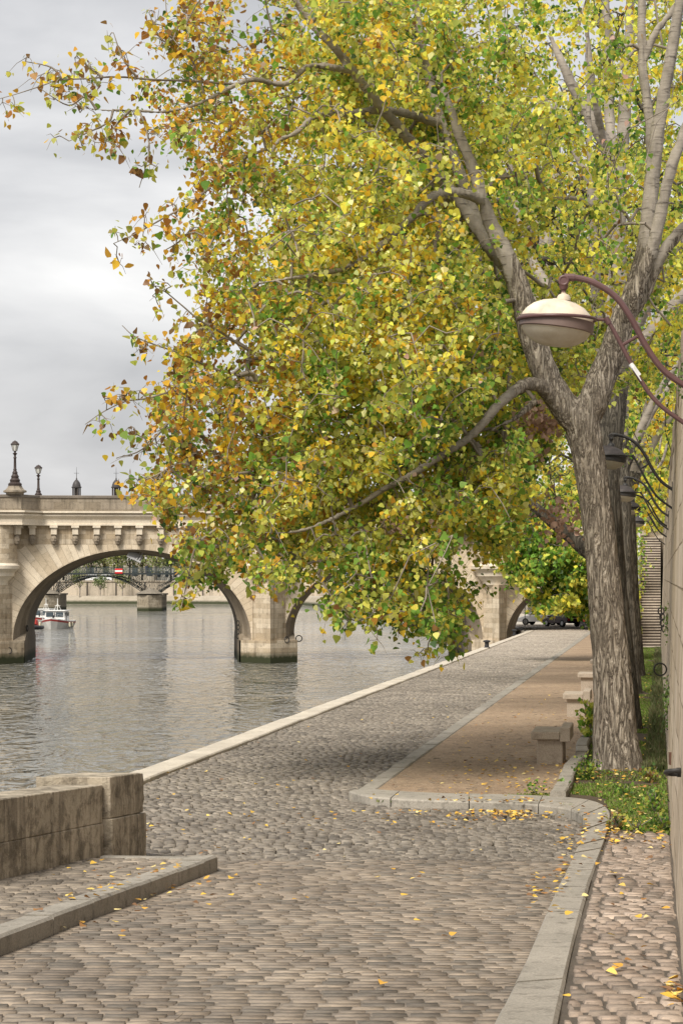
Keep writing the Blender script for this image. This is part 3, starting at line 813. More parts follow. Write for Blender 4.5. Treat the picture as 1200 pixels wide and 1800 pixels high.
def wall_lamp(mArm, mDome, mBand):
    "origin on the wall face 1.35 m above the eye-level datum; -X is out over the quay"
    r = empty('wall_lamp', cat='lamp')
    S = 1/202.6
    def q(px, py, o=0): return ((px-1207)*S, o, (745-py)*S)
    m = MB(); m.tube(catmull([q(1001,491),(q(1020,492)),q(1050,501),q(1085,524),q(1112,560),q(1138,610),q(1170,655),q(1215,688)],5), .027, 10)
    m.tube([q(998,491), q(1016,491.5)], .034, 10); m.build('upper_arm', mArm, r, smooth=True)
    m = MB(); m.tube(catmull([q(1072,568),q(1080,578),q(1098,612),q(1128,668),q(1160,712),q(1212,752)],5), .019, 10)
    m.tube([q(1070,562), q(1076,573)], .026, 10)
    m.build('lower_arm', mArm, r, smooth=True)
    m = MB(); m.tube([q(1099,610), q(1127,594)], .016, 8); m.build('strut', mArm, r, smooth=True)
    g = q(985,570)
    def tilt(o):
        M = Matrix.Translation(g) @ Matrix.Rotation(.13,4,'Y') @ Matrix.Translation((-g[0],-g[1],-g[2])); o.data.transform(M); return o
    # yoke ring round the globe, standing clear of it, with its fork meeting the lower arm
    m = MB(); m.torus((g[0]-.0,0,g[2]+.028), .337, .0145, (.02,0,1), 40, 8); m.tube([(g[0]+.335,-.0,g[2]+.026), q(1074,566)], .0145, 8); m.build('yoke', mArm, r, smooth=True)
    m = MB(); m.lathe([(.001,.205),(.06,.203),(.07,.198),(.15,.180),(.22,.148),(.275,.100),(.305,.055),(.31,.03)], g, 36); tilt(m.build('dome', mDome, r, smooth=True))
    m = MB(); m.lathe([(.31,.03),(.322,.028),(.322,-.055),(.312,-.062),(.30,-.062)], g, 36); tilt(m.build('band', mBand, r, smooth=True))
    m = MB(); m.lathe([(.302,-.05),(.295,-.075),(.265,-.120),(.21,-.165),(.13,-.195),(.05,-.205),(.001,-.207)], g, 36); tilt(m.build('bowl', M_bowl, r, smooth=True))
    m = MB(); m.lathe([(.06,.19),(.055,.225),(.045,.24),(.02,.25),(.018,.285)], (q(997,0)[0],0,g[2]), 16); m.build('socket', M_dome if mDome is M_dome else mBand, r, smooth=True)
    m = MB(); c = q(997,497)
    ring = []
    m.torus((c[0],-.035,c[2]), .036, .012, (0,1,0), 20, 8); m.tube([(c[0],-.04,c[2]),(c[0],.04,c[2])], .046, 20); m.tube([(c[0],0,c[2]-.04),(c[0],0,c[2]-.075)], [.045,.03], 12)
    m.tube([(c[0],0,c[2]-.03),(c[0],0,g[2]+.25)], .02, 10); m.build('swivel_joint', mArm, r, smooth=True)
    m = MB(); m.box((.02,0,.13), (.05,.16,.62)); m.build('wall_plate', mBand, r, bevel=.01)
    return r
L1 = wall_lamp(M_lampBrown, M_dome, M_band)
L1.location = (WX(18.8,EYE+1.3)+.0, 18.8, EYE+1.33); L1.rotation_euler.z = -.10
tag(L1, 'nearest wall lamp, cream oval globe on purple brown arms with white tape', group='lamps bracketed from the quay wall')
m = MB(); S=1/202.6
for a, b in (((1113,643),(1128,664)),): m.tube([((a[0]-1207)*S,0,(745-a[1])*S),((b[0]-1207)*S,0,(745-b[1])*S)], [.022,.021], 10)
m.tube([((1117-1207)*S,-.03,(745-650)*S),((1131-1207)*S,-.04,(745-674)*S)], [.014,.003], 6)
m.build('white_tape', M_tape, L1, smooth=True)
L2 = wall_lamp(M_ironDark, M_dDome, M_dBand)
for i,(d,z0,lb) in enumerate(((37.5,1.19,'dark wall lamp largest of those behind the trunk, half hidden by it'),(53,1.16,'dark wall lamp in the middle of the row, whole against the leaves'),(66,1.22,'dark wall lamp third back behind the trunk, left side hidden'),(84,1.25,'farthest and smallest dark wall lamp in front of the stair top'),(104,1.25,'tiny last wall lamp bracket at the head of the staircase'))):
    if i == 4: break
    l = L2 if i == 0 else copy_tree(L2)
    l.location = (WX(d,EYE+z0), d, EYE+z0); l.rotation_euler.z = -.14; tag(l, lb, group='lamps bracketed from the quay wall')
# ================================================================ THE STONE BRIDGE
M_br = stone('bridge_ashlar', (.68,.59,.46),(.58,.49,.37),(.17,.135,.10), .8, (1.15,.42,.010), 'xz', .015, .75, True, .6, .8)
for n_ in M_br.node_tree.nodes:
    if n_.type == 'TEX_BRICK': n_.inputs['Color2'].default_value = (.62,.57,.50,1)
M_vous = stone('voussoirs', (.70,.61,.48),(.60,.51,.39),(.19,.15,.11), .8, (3.4,.50,.020), 'UV', .012, 0, True, .6, .55)
for n_ in M_vous.node_tree.nodes:
    if n_.type == 'TEX_BRICK': n_.inputs['Color2'].default_value = (.78,.74,.68,1)
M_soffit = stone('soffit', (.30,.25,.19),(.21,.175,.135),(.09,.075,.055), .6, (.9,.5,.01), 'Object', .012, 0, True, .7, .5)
M_trim = stone('cornice_stone', (.72,.64,.52),(.62,.54,.43),(.28,.235,.18), .9, None, 'Object', .008, .25, speck=.2)
M_parst = stone('bridge_parapet', (.34,.29,.225),(.25,.21,.165),(.07,.06,.045), 1.2, (1.3,.62,.01), 'xz', .015, .6, False, .6, .5)
BR = empty('stone_bridge', (-6.17,187,0), math.radians(4.46), label='pale stone arch bridge with carved heads under its cornice crossing the river', cat='bridge')
ARCH = [(-57.8,9.05,2.64,6.66,1.9,7.73),(-34.65,9.05,2.64,6.66,1.9,7.73),(-11.6,9.05,2.64,6.66,1.9,7.73),(9.8,7.55,2.5,5.65,1.9,6.75),(27.6,6.2,2.1,4.9,2.0,5.35)]
PIER = [(-69.3,2.42),(-46.2,2.42),(-23.12,2.42),(0,2.42),(19.4,2.02)]
WD = 15.0; ZT = 11.65
def ell(c, a, z0, b, t): return (c-a*math.cos(t), z0+b*math.sin(t))
for (c,ai,zi,bi,zf,bf) in ARCH:
    af = ai+1.02; n = 48
    # splay (wide at the face, narrowing inwards), then the barrel
    m = MB(); prof = [ell(c,af,zf,bf,PI*i/n) for i in range(n+1)]; inn = [ell(c,ai,zi,bi,PI*i/n) for i in range(n+1)]
    for side, y0, y1 in ((0,0,1.9),(1,WD,WD-1.9)):
        vs = [(x,y0,z) for x,z in prof]+[(x,y1,z) for x,z in inn]; m.add(vs, [(i,i+1,i+n+2,i+n+1) for i in range(n)])
        for s in (-1,1):
            e0 = (c+s*af, y0, zf); e1 = (c+s*ai, y1, zi); m.add([e0,e1,(c+s*ai,y1,-1.2),(c+s*ai,y0,-1.2),(c+s*ai,y0,zf)], [(0,4,1),(4,3,2,1)])
    vs = [(x,1.9,z) for x,z in inn]+[(x,WD-1.9,z) for x,z in inn]; m.add(vs, [(i,i+1,i+n+2,i+n+1) for i in range(n)])
    for s in (-1,1): m.add([(c+s*ai,1.9,zi),(c+s*ai,WD-1.9,zi),(c+s*ai,WD-1.9,-1.2),(c+s*ai,1.9,-1.2)], [(0,1,2,3)])
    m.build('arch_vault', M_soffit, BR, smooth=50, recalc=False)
    # ring of long voussoirs on both faces, uv = (radial, along the arc)
    for yf, nm in ((0.0,1),(WD,-1)):
        V = []; UV = []; arc = 0; prev = None; k = 8
        for i in range(n+1):
            t = PI*i/n; x, z = ell(c,af,zf,bf,t); 
            nx, nzv = -math.cos(t)/af, math.sin(t)/bf; L = math.hypot(nx,nzv); nx/=L; nzv/=L
            if prev: arc += math.hypot(x-prev[0], z-prev[1])
            prev = (x,z)
            ln = 3.2
            zl = 10.02; tt = ln
            if nzv > .05: tt = min(tt, (zl-z)/nzv)
            lim = {-1:c-af-1.35, 1:c+af+1.35}
            if x+nx*tt < lim[-1]: tt = min(tt, (lim[-1]-x)/nx) if nx < 0 else tt
            if x+nx*tt > lim[1]: tt = min(tt, (lim[1]-x)/nx) if nx > 0 else tt
            tt = max(tt,.3)
            for j in range(k+1):
                r = tt*j/k; V.append((x+nx*r, yf-nm*.012, z+nzv*r)); UV.append((3.45-r*1.0, arc))
        Fq = [(i*(k+1)+j, i*(k+1)+j+1, (i+1)*(k+1)+j+1, (i+1)*(k+1)+j) for i in range(n) for j in range(k)]
        if nm > 0: Fq = [q[::-1] for q in Fq]
        link('voussoir_ring', np_mesh('voussoir_ring', np.array(V), np.array(Fq), uv=np.array(UV)), M_vous, BR)
        # wall above and beside the ring
        m2 = MB(); vs = []
        for i in range(n+1):
            x, z = ell(c,af,zf,bf,PI*i/n); vs += [(x,yf,z),(x,yf,ZT)]
        m2.add(vs, [(2*i,2*i+2,2*i+3,2*i+1) for i in range(n)]); m2.build('spandrel', M_br, BR)
M_parapet_coping = stone('parapet_coping', (.20,.17,.14),(.15,.13,.11),(.08,.07,.055), 1, None, 'Object', .01)
for (p,h) in PIER:
    hn = h-1.0 if h > 2.2 else h-1.0
    m = MB()
    m.box((p, WD/2, 0.45), (2*h-.004, WD, 2.9))                      # foot
    m.box((p, WD/2, 6.77), (2*hn, WD-.006, 9.75))
    m.add([(p-h,0,-1),(p+h,0,-1),(p,-2.5,-1),(p-h,0,1.9),(p+h,0,1.9),(p,-2.5,1.9)], [(0,1,2),(5,4,3),(0,3,5,2),(2,5,4,1)])
    m.build('pier', M_br, BR)
    m = MB(); m.add([(p-hn,-.01,1.9),(p+hn,-.01,1.9),(p,-2.5,1.9),(p-hn,-.01,6.6),(p+hn,-.01,6.6),(p,-2.3,6.6)], [(0,1,2),(5,4,3),(0,3,5,2),(2,5,4,1)])
    m.build('cutwater', M_br, BR)
    # half-round bastion on a stepped corbel
    m = MB(); m.lathe([(.25,5.3),(.5,5.9),(.62,6.0),(.66,6.25),(1.0,6.55),(1.1,6.62),(1.14,6.9),(1.5,7.3),(1.62,7.36),(1.66,7.65),(1.95,7.9),(2.05,7.98),(2.08,8.25),(1.98,8.32),(1.9,8.45)], (p,-.5,0), 32); m.build('bastion_corbel', M_trim, BR, smooth=True)
    m = MB(); m.lathe([(1.88,8.4),(1.88,ZT+.05)], (p,-.5,0), 32); m.build('bastion', M_br, BR, smooth=True)
# abutment wall towards the bank
m = MB(); m.box((36.6,WD/2,5.8), (5.5,WD-.02,12)); m.box((60,WD/2+.02,5.8), (41.2,WD,12)); m.build('abutment', M_br, BR)
# cornice and parapet follow the bastions
path = [(-72,0)]
for p,h in PIER: path += [(p-3.6,0),(p-2.2,-2.0),(p+2.2,-2.0),(p+3.6,0)]
path += [(80,0)]
prof = [(0,ZT-.02),(.42,ZT),(.42,11.78),(.36,11.80),(.38,12.16),(.62,12.42),(.66,12.44),(.66,12.56),(.52,12.58),(.50,12.66),(.84,12.70),(.84,12.84),(.1,12.88),(-.6,12.88)]
m = MB(); m.sweep(path, prof); m.build('cornice', M_trim, BR)
pp = [(.30,12.86),(.30,13.0),(.22,13.03),(.20,13.95),(.30,13.98),(.30,14.15),(.22,14.2),(-.2,14.2),(-.28,14.15),(-.28,13.98),(-.2,13.95),(-.2,12.86)]
m = MB(); m.sweep(path, pp[:4]+[(.20,13.95)]+[(-.2,13.95),(-.2,12.86)]); m.build('parapet', M_parst, BR)
m = MB(); m.sweep(path, pp[3:10]); m.build('parapet_coping', M_parapet_coping, BR)
bp = [(80,WD),(-72,WD)]
m = MB(); m.sweep(bp, prof); m.build('cornice', M_trim, BR)
m = MB(); m.sweep(bp, pp[:4]+[(.20,13.95)]+[(-.2,13.95),(-.2,12.86)]); m.build('parapet', M_parst, BR)
m = MB(); m.sweep(bp, pp[3:10]); m.build('parapet_coping', M_parapet_coping, BR)
m = MB(); m.box((4,WD/2,12.72), (151,WD-.1,.2)); 
for p,h in PIER: m.box((p,-.9,12.7), (4.2,1.9,.2))
m.build('deck', M_street, BR)
# corbels, each with a carved bearded head
cb = MB(); cb.box((0,-.31,11.53), (.66,.74,.20)); cb.box((0,-.27,11.15), (.50,.56,.56), 0, 1.0); cb.box((0,-.18,10.86), (.54,.38,.06))
cbo = cb.build('corbel', M_trim, BR, bevel=.02, seg=1)
bm = bmesh.new(); bmesh.ops.create_uvsphere(bm, u_segments=24, v_segments=20, radius=1)
for v in bm.verts:
    x,y,z = v.co
    v.co = Vector((x*.25*(1-.25*max(0,-z)), y*.26, z*.40))
    if y < -.1:
        f = -y
        v.co.y -= .16*math.exp(-((x/.16)**2+((z+.02)/.26)**2))                 # nose
        v.co.y -= .06*math.exp(-((z-.34)/.10)**2)*f                            # brow
        for s in (-1,1): v.co.y += .11*math.exp(-(((x-s*.36)/.17)**2+((z-.14)/.12)**2))    # eye sockets
        for s in (-1,1): v.co.y -= .05*math.exp(-(((x-s*.5)/.2)**2+((z+.16)/.16)**2))     # cheeks
        v.co.y += .09*math.exp(-((x/.26)**2+((z+.40)/.06)**2))                 # mouth
        if z < -.5: v.co.y -= .06*(.5+.5*math.sin(x*22))                        # beard locks
        if z > .55: v.co += Vector((0,-.05*(.5+.5*math.sin(x*20)),.02))         # hair
for s in (-1,1):
    bmesh.ops.create_uvsphere(bm, u_segments=8, v_segments=6, radius=.06, matrix=Matrix.Translation((s*.26,.0,.05)))
for f in bm.faces: f.smooth = True
me = D.meshes.new('carved_head'); bm.to_mesh(me); bm.free()
head = link('carved_head', me, stone('carved_stone', (.30,.25,.19),(.22,.18,.135),(.04,.033,.024), 5, None, 'Object', .01, speck=.8), cbo); head.location = (0,-.26,10.40); head.scale = (1.15,1.15,1.12)
first = True
for i in range(45):
    X = -47.0+1.8*i
    if X > 33.5 or any(abs(X-p) < 2.45 for p,h in PIER): continue
    c = cbo if first else copy_tree(cbo, BR); first = False; c.location = (X,0,0)
for p,h in PIER[1:]:
    for s in (-.9,.9):
        c = copy_tree(cbo, BR); c.location = (p+s*1.9, -1.0, 0); c.rotation_euler.z = s*.75
# iron mooring rings
def bring(x,y,z,ax): 
    m = MB(); m.torus((x,y,z), .26, .045, ax, 16, 6); m.build('mooring_ring', M_ironDark, BR, smooth=True)
bring(1.45,-1.0,1.55+.4,(.85,-1,0)); bring(2.62,1.2,2.0,(0,1,0)); bring(-21.9,-1.2,1.1,(.8,-1,0)); bring(-20.55,1.5,2.9,(1,.3,0)); bring(17.25,5.5,3.6,(1,0,0))
m = MB()
for i in range(4): m.torus((-2.62,1.2,3.35-.38*i), .2, .05, (0,1,0) if i%2 else (.6,1,0), 12, 6, .7)
m.build('hanging_chain', M_ironDark, BR, smooth=True)
m = MB(); m.box((-11.4,1.0,9.05), (1.3,1.2,.10), 0, 1, .5, .45)
for i in range(5): m.box((-11.9+.25*i,1.0,9.05), (.08,1.25,.16), 0, 1, .5, .45)
m.build('navigation_light', paint('grey_louvre', (.55,.55,.55), .4), BR)

# ---- street lamps on the bridge
M_lant = paint('lantern_glass', (.62,.62,.58), .15, .05); M_cast = paint('cast_iron_brown', (.045,.032,.028), .5, .3)
def street_lamp(hh, pedestal=True):
    r = empty('street_lamp', cat='street lamp', group='cast iron street lamps on the bridge')
    z = 0
    if pedestal:
        m = MB(); m.lathe([(.75,0),(.75,.14),(.98,.2),(.98,.34),(.80,.42),(.62,.62),(.60,.72)], n=8); m.build('plinth', M_parst, r); z = .72
    m = MB(); s = hh-z; f = lambda a: z+s*a
    m.lathe([(.56,z),(.58,f(.05)),(.40,f(.09)),(.44,f(.13)),(.30,f(.18)),(.34,f(.21)),(.20,f(.27)),(.24,f(.29)),(.13,f(.34)),(.16,f(.36)),(.12,f(.38)),(.10,f(.60)),(.15,f(.62)),(.10,f(.64)),(.09,f(.68)),(.17,f(.70)),(.20,f(.715)),(.10,f(.73)),(.08,f(.755)),(.16,f(.765))], n=14)
    m.build('post', M_cast, r, smooth=True)
    m = MB(); m.lathe([(.16,f(.77)),(.30,f(.90))], n=6); m.build('lantern_glass', M_lant, r)
    m = MB()
    for k in range(6):
        q = 2*PI*k/6; m.tube([(.165*math.cos(q),.165*math.sin(q),f(.765)),(.305*math.cos(q),.305*math.sin(q),f(.905))], .022, 5)
    m.lathe([(.33,f(.90)),(.38,f(.91)),(.36,f(.925)),(.22,f(.96)),(.20,f(.975)),(.10,f(.985)),(.03,f(1.0))], n=6)
    m.build('lantern_roof', M_cast, r)
    return r
def bw(X,Y,Z):
    v = BR.matrix_basis @ Vector((X,Y,Z)); return v
BR.matrix_world; bpy.context.view_layer.update()
s1 = street_lamp(4.55); s1.location = bw(-21.35+0.0,-1.9,14.18); tag(s1, 'tall dark street lamp on a carved stone plinth at the left end of the bridge')
s2 = street_lamp(3.45, False); s2.location = bw(-20.4,WD-.2,14.1); tag(s2, 'slimmer dark street lamp without plinth, second along the bridge parapet')
# ================================================================ BANKS BEYOND THE BRIDGE
edge = [(15.7,186.9),(15.2,215),(13.9,255),(11.2,309),(7.8,352),(4.1,396),(-1.5,470),(-7,540),(-14,584),(-40,592),(-100,597),(-330,603),(-880,640)]
def offset(poly, d):
    out = []
    for i,p in enumerate(poly):
        a = Vector(poly[max(i-1,0)]); b = Vector(poly[min(i+1,len(poly)-1)]); t = (b-a).normalized(); n = Vector((t.y,-t.x))
        out.append((p[0]+n.x*d, p[1]+n.y*d))
    return out
M_bank = stone('bank_stone', (.40,.35,.28),(.31,.27,.21),(.14,.12,.09), .8, None, 'Object', .03, speck=.5, algae=True)
M_farwall = stone('far_quay_wall', (.52,.45,.36),(.42,.36,.285),(.15,.125,.095), .35, None, 'Object', .03, 1.0, speck=.4)
e0 = edge; e1 = offset(edge, 3.2); e2 = offset(edge, 9.2)
e1[0] = (18.9,186.9); e2[0] = (25.5,186.9)
def shelf(i): return 2.6 if i < 7 else 2.1
def skin(name, A, B, za, zb, mat, parent=None, sub=8):
    m = MB(); vs = []; n = 0
    for i in range(len(A)-1):
        for k in range(sub if i < len(A)-2 else sub+1):
            t = k/sub; a = Vector(A[i]).lerp(Vector(A[i+1]), t); b = Vector(B[i]).lerp(Vector(B[i+1]), t)
            z0 = za(i)*(1-t)+za(i+1)*t; z1 = zb(i)*(1-t)+zb(i+1)*t; vs += [(a.x,a.y,z0),(b.x,b.y,z1)]; n += 1
    m.add(vs, [(2*i,2*i+1,2*i+3,2*i+2) for i in range(n-1)]); return m.build(name, mat, parent)
o = skin('river_bank', e0, e1, lambda i:-1.2, shelf, M_bank); tag(o, kind='structure')
o = skin('far_quay', e1, e2, lambda i: shelf(i), lambda i: shelf(i)+.02, stone('pale_setts', (.46,.42,.36),(.38,.345,.295),(.2,.18,.15), 1.4, None, 'Object', .01, speck=.5)); tag(o, kind='structure')
# setts already reach the bridge; a paved apron lies under and beyond the land arch
mb = MB(); mb.prism([(15.6,187.25),(40,187.25),(36,330),(9,330),(14.5,250)], 0, 2.64); tag(mb.build('quay_apron', D.materials['pale_setts']), kind='structure')
setts('arch_paving', lambda y: 16.3, lambda y: 29, 187.4, 214, 0, M_sett, .2, .35, tones((.40,.355,.31),(.46,.41,.36),(.30,.27,.235), .15))
fw = empty('far_embankment_wall', (0,590,0), label='long pale stained embankment wall on the far side of the river', cat='wall')
e2b = [(x,y) for x,y in e2]
def vwall(name, pts, z0, z1, mat, root, sub=6):
    m = MB(); vs = []; n = 0
    for i in range(len(pts)-1):
        for k in range(sub if i < len(pts)-2 else sub+1):
            p = Vector(pts[i]).lerp(Vector(pts[i+1]), k/sub); vs += [rel(root,(p.x,p.y,z0)), rel(root,(p.x,p.y,z1))]; n += 1
    m.add(vs, [(2*i,2*i+1,2*i+3,2*i+2) for i in range(n-1)]); return m.build(name, mat, root)
vwall('masonry', e2b[7:], 1.8, 6.0, M_farwall, fw)
m = MB()
for i in range(7, len(e2b)-1):
    a, b = Vector(e2b[i]), Vector(e2b[i+1]); L = (b-a).length; t = (b-a).normalized(); m.box(rel(fw,((a.x+b.x)/2,(a.y+b.y)/2,6.15)), (L,.6,.32), math.atan2(t.y,t.x))
m.build('coping', M_farwall, fw)
m = MB()   # buttress strips
for x in range(-330,-20,9):
    y = float(np.interp(-x, [-p[0] for p in e2b[8:]], [p[1] for p in e2b[8:]])) if False else 601.5
for x in list(range(-150,-25,8)):
    pts = sorted((p for p in e2b[8:]), key=lambda p: p[0]); y = float(np.interp(x, [p[0] for p in pts], [p[1] for p in pts]))
    m.box(rel(fw,(x,y-.1,4)), (.35,.3,4.0))
m.build('drain_strips', paint('drain_dark', (.10,.085,.07), .9), fw)
rwf = empty('right_bank_wall', (25,250,0), label='pale retaining wall on the near bank seen through the land arch', cat='wall')
rp = [(31,202),(27.5,222),(24.5,255),(20.5,309),(17,352),(13.3,396),(7.7,470),(2,540)]
vwall('masonry', rp, 1.8, 9.0, stone('pale_wall', (.66,.59,.49),(.56,.5,.41),(.3,.26,.2), .5, None, 'Object', .02, .3), rwf)  # pale stone, the wall's own colour
mb = MB(); mb.prism([(31,202)]+rp[1:]+[(2,760),(700,760),(700,202)], 0, 8.98); tag(mb.build('embankment', M_street), kind='structure')
mb = MB(); far = [e2b[i] for i in range(7,13)]; mb.prism([(p[0],p[1]+.1) for p in far]+[(-880,1500),(30,1500),(30,560)], 0, 5.95); tag(mb.build('far_bank', M_street), kind='structure')

# ================================================================ IRON FOOTBRIDGE
FB = empty('iron_footbridge', (0,475,0), label='dark green iron footbridge on stone piers seen through the big arch', cat='bridge')
M_iron = paint('footbridge_iron', (.032,.040,.040), .5, .3, 2)
M_fp = stone('footbridge_pier', (.43,.375,.29),(.33,.285,.22),(.07,.06,.045), 1.0, (1.3,.6,.02), 'xz', .02, .5, True, .6, 1.0)
px_ = [-107.0,-85.0,-63.0,-41.0,-19.0]
for x in px_:
    m = MB(); m.box((x,0,1.1), (5.3,13,4.6)); m.add([(x-2.65,-6.5,-1.2),(x+2.65,-6.5,-1.2),(x,-8.6,-1.2),(x-2.65,-6.5,3.4),(x+2.65,-6.5,3.4),(x,-8.6,3.4)], [(0,1,2),(5,4,3),(0,3,5,2),(2,5,4,1)])
    o = m.build('pier', M_fp, FB)
    m = MB(); m.box((x,0,3.55), (5.9,13.6,.32)); m.lathe([(2.9,3.7),(2.6,3.95),(.9,4.5),(.3,4.9)], (x,-5.8,0), 14); c = m.build('pier_cap', paint('cap_stone', (.20,.175,.14), .9, .3, 3), o)
m = MB(); m.box((-52,0,8.0), (116,10.4,.28)); m.box((-52,-5.25,7.98), (116,.14,.42)); m.build('deck', M_iron, FB)
def ribs(xa, xb, name='arch_truss'):
    m = MB()
    for y in (-5.0,0,5.0):
        c = (xa+xb)/2; a = (xb-xa)/2
        for k, (dz,r) in enumerate(((0,.10),(1.25,.06))):
            pts = []
            for i in range(17):
                t = -1+2*i/16; z = 3.95+(3.55)*(1-t*t)+dz*abs(t)*1.0; pts.append((c+t*a, y, min(z,7.75)))
            m.tube(pts, r, 5)
        for i in range(1,16):
            t = -1+2*i/16; z = 3.95+3.55*(1-t*t)+.0
            if z < 7.2 : m.tube([(c+t*a,y,z),(c+t*a*(1.0+.0),y,7.8)], .035, 4, False)
            if z < 7.2 and i % 2: m.tube([(c+t*a,y,z),(c+(t+(.18 if t < 0 else -.18))*a,y,7.8)], .03, 4, False)
    for i in range(0,17,2):
        t = -1+2*i/16; z = 3.95+3.55*(1-t*t); m.tube([(c+t*a,-5,z),(c+t*a,5,z)], .06, 4, False)
    m.build(name, M_iron, FB)
def struts(x):
    m = MB()
    for y in (-5,-1.6,1.6,5):
        for dx in (-5.2,-3.4,-1.8,0,1.8,3.4,5.2): m.tube([(x+dx*.25,y,3.8),(x+dx,y,7.8)], .05, 4, False)
    m.build('fan_struts', M_iron, FB)
for a,b in zip(px_, px_[1:]+[3.0]): ribs(a+1.6,b-1.6)
for x in px_: struts(x)
for y,nm in ((-5.1,'railing'),(5.1,'railing')):
    m = MB(); 
    for z in (8.35,9.30): m.box((-52,y,z), (116,.06,.06))
    x = -109.5
    while x < 6: m.box((x,y,8.75), (.09,.09,1.15)); x += 1.6
    m.build(nm, M_iron, FB)
    m = MB(); m.box((-52,y,8.8), (116,.02,.85)); g = m.build('rail_mesh', None or paint('rail_mesh', (.10,.115,.11), .3), FB)
    t = g.data.materials[0].node_tree; t.nodes['Principled BSDF'].inputs['Alpha'].default_value = .13
m = MB(); m.box((5,0,4.2), (5,13,8.2)); m.build('abutment', M_fp, FB)
# lamps, people and the no-entry navigation board on it
def fb_lamp():
    r = empty('bridge_lamp', cat='lamp', group='lamp posts on the iron footbridge')
    m = MB(); m.lathe([(.14,0),(.10,.3),(.06,.6),(.05,2.9),(.1,2.95)], n=8); m.build('post', M_cast, r)
    m = MB(); m.lathe([(.1,2.95),(.27,3.15),(.28,3.35),(.22,3.45)], n=8); m.build('lantern_glass', M_lant, r)
    m = MB(); m.lathe([(.30,3.45),(.2,3.62),(.04,3.75)], n=8); m.build('lantern_cap', M_cast, r)
    return r
f1 = fb_lamp(); f1.location = ((257-600)/3850*480, 480, 8.16); tag(f1, 'lamp post on the iron footbridge beside a dark standing person')
f2 = copy_tree(f1); f2.location = ((287-600)/3850*480, 480, 8.16); tag(f2, 'lamp post on the iron footbridge right of the other one')
sg = empty('navigation_sign', ((209-600)/3850*469.5, 469.5, 8.55), label='red and white striped board on the footbridge rail', cat='sign')
m = MB(); m.box((0,0,0), (1.62,.07,1.05)); m.build('board', paint('sign_red', (.62,.03,.03), .4, .05), sg)
m = MB(); m.box((0,-.06,0), (1.58,.05,.36)); m.build('white_band', paint('sign_white', (.85,.85,.83), .4, .03), sg)
m = MB(); [m.tube([(x,.05,-.4),(x,.4,.5)], .03, 5) for x in (-.5,.5)]; m.build('bracket', M_iron, sg)
def person(name_mat, skin_c, pose=0, h=1.72):
    r = empty('person', cat='person')
    k = h/1.72
    J = {'p':(0,0,.93),'c':(0,.01,1.22),'n':(0,.01,1.44),'h0':(0,0,1.52),'h1':(0,-.02,1.63),'h2':(0,0,1.70)}
    E = [('p','c'),('c','n'),('n','h0'),('h0','h1'),('h1','h2')]; Rr = {'p':.15,'c':.16,'n':.06,'h0':.06,'h1':.10,'h2':.07}
    for s,t in ((-1,'l'),(1,'r')):
        st_ = .16*(1 if s > 0 else -1)*(1 if pose == 1 else .15)
        J['hip'+t]=(s*.10,0,.88); J['kn'+t]=(s*.11,st_*.5-.02,.50); J['an'+t]=(s*.11,st_,.09); J['ft'+t]=(s*.12,st_-.15,.04)
        J['sh'+t]=(s*.19,.01,1.40); J['el'+t]=(s*.26,.03-st_*.4,1.13); J['wr'+t]=(s*.24,-.10-st_*.5,.92 if pose else 1.0); J['ha'+t]=(s*.23,-.14-st_*.5,.84 if pose else .98)
        E += [('p','hip'+t),('hip'+t,'kn'+t),('kn'+t,'an'+t),('an'+t,'ft'+t),('n','sh'+t),('sh'+t,'el'+t),('el'+t,'wr'+t),('wr'+t,'ha'+t)]
        Rr.update({'hip'+t:.10,'kn'+t:.065,'an'+t:.045,'ft'+t:.04,'sh'+t:.07,'el'+t:.05,'wr'+t:.035,'ha'+t:.035})
    keys = list(J); me = D.meshes.new('body'); me.from_pydata([tuple(c*k for c in J[q]) for q in keys], [(keys.index(a),keys.index(b)) for a,b in E], [])
    o = link('body', me, name_mat, r); md = o.modifiers.new('s','SKIN')
    for i,q in enumerate(keys): me.skin_vertices[0].data[i].radius = (Rr[q]*k, Rr[q]*k*(.8 if q in ('p','c') else 1))
    me.skin_vertices[0].data[0].use_root = True; s2 = o.modifiers.new('u','SUBSURF'); s2.levels = 1; s2.render_levels = 1
    m = MB(); m.lathe([(.001,-.12),(.07,-.11),(.088,-.03),(.09,.03),(.07,.09),(.001,.12)], (0,-.022,1.60*k), 12); m.lathe([(.001,-.02),(.016,0),(.001,.03)], (0,-.115,1.59*k), 6); m.build('face', paint('skin', skin_c, .6, .1), r, smooth=True)
    m = MB(); m.lathe([(.09,-.05),(.112,.0),(.108,.07),(.06,.12),(.001,.135)], (0,.018,1.61*k), 12); m.build('hair', paint('hair_dark', (.03,.022,.018), .7), r, smooth=True)
    return r
Mc1 = paint('dark_coat', (.02,.022,.03), .8); Mc2 = paint('grey_coat', (.10,.10,.11), .8); Mc3 = paint('blue_coat', (.03,.04,.08), .8)
for i,(px,dd,mm,po,lb) in enumerate(((153,473,Mc2,1,'person in grey walking left over the footbridge'),(159,472,Mc1,0,'person in black walking close behind the grey one on the footbridge'),(170,474,Mc1,1,'person in a long dark coat striding alone near the footbridge middle'),(257,473,Mc3,0,'person standing at the rail below the footbridge lamp'),(260,474.5,Mc1,0,'person in black standing behind the one under the lamp'))):
    p = person(mm, (.45,.28,.2), po); p.location = ((px-600)/3850*dd, dd, 8.16); p.rotation_euler.z = (1.4,1.7,-1.4,.3,2.5)[i]; tag(p, lb, group='people crossing the iron footbridge')

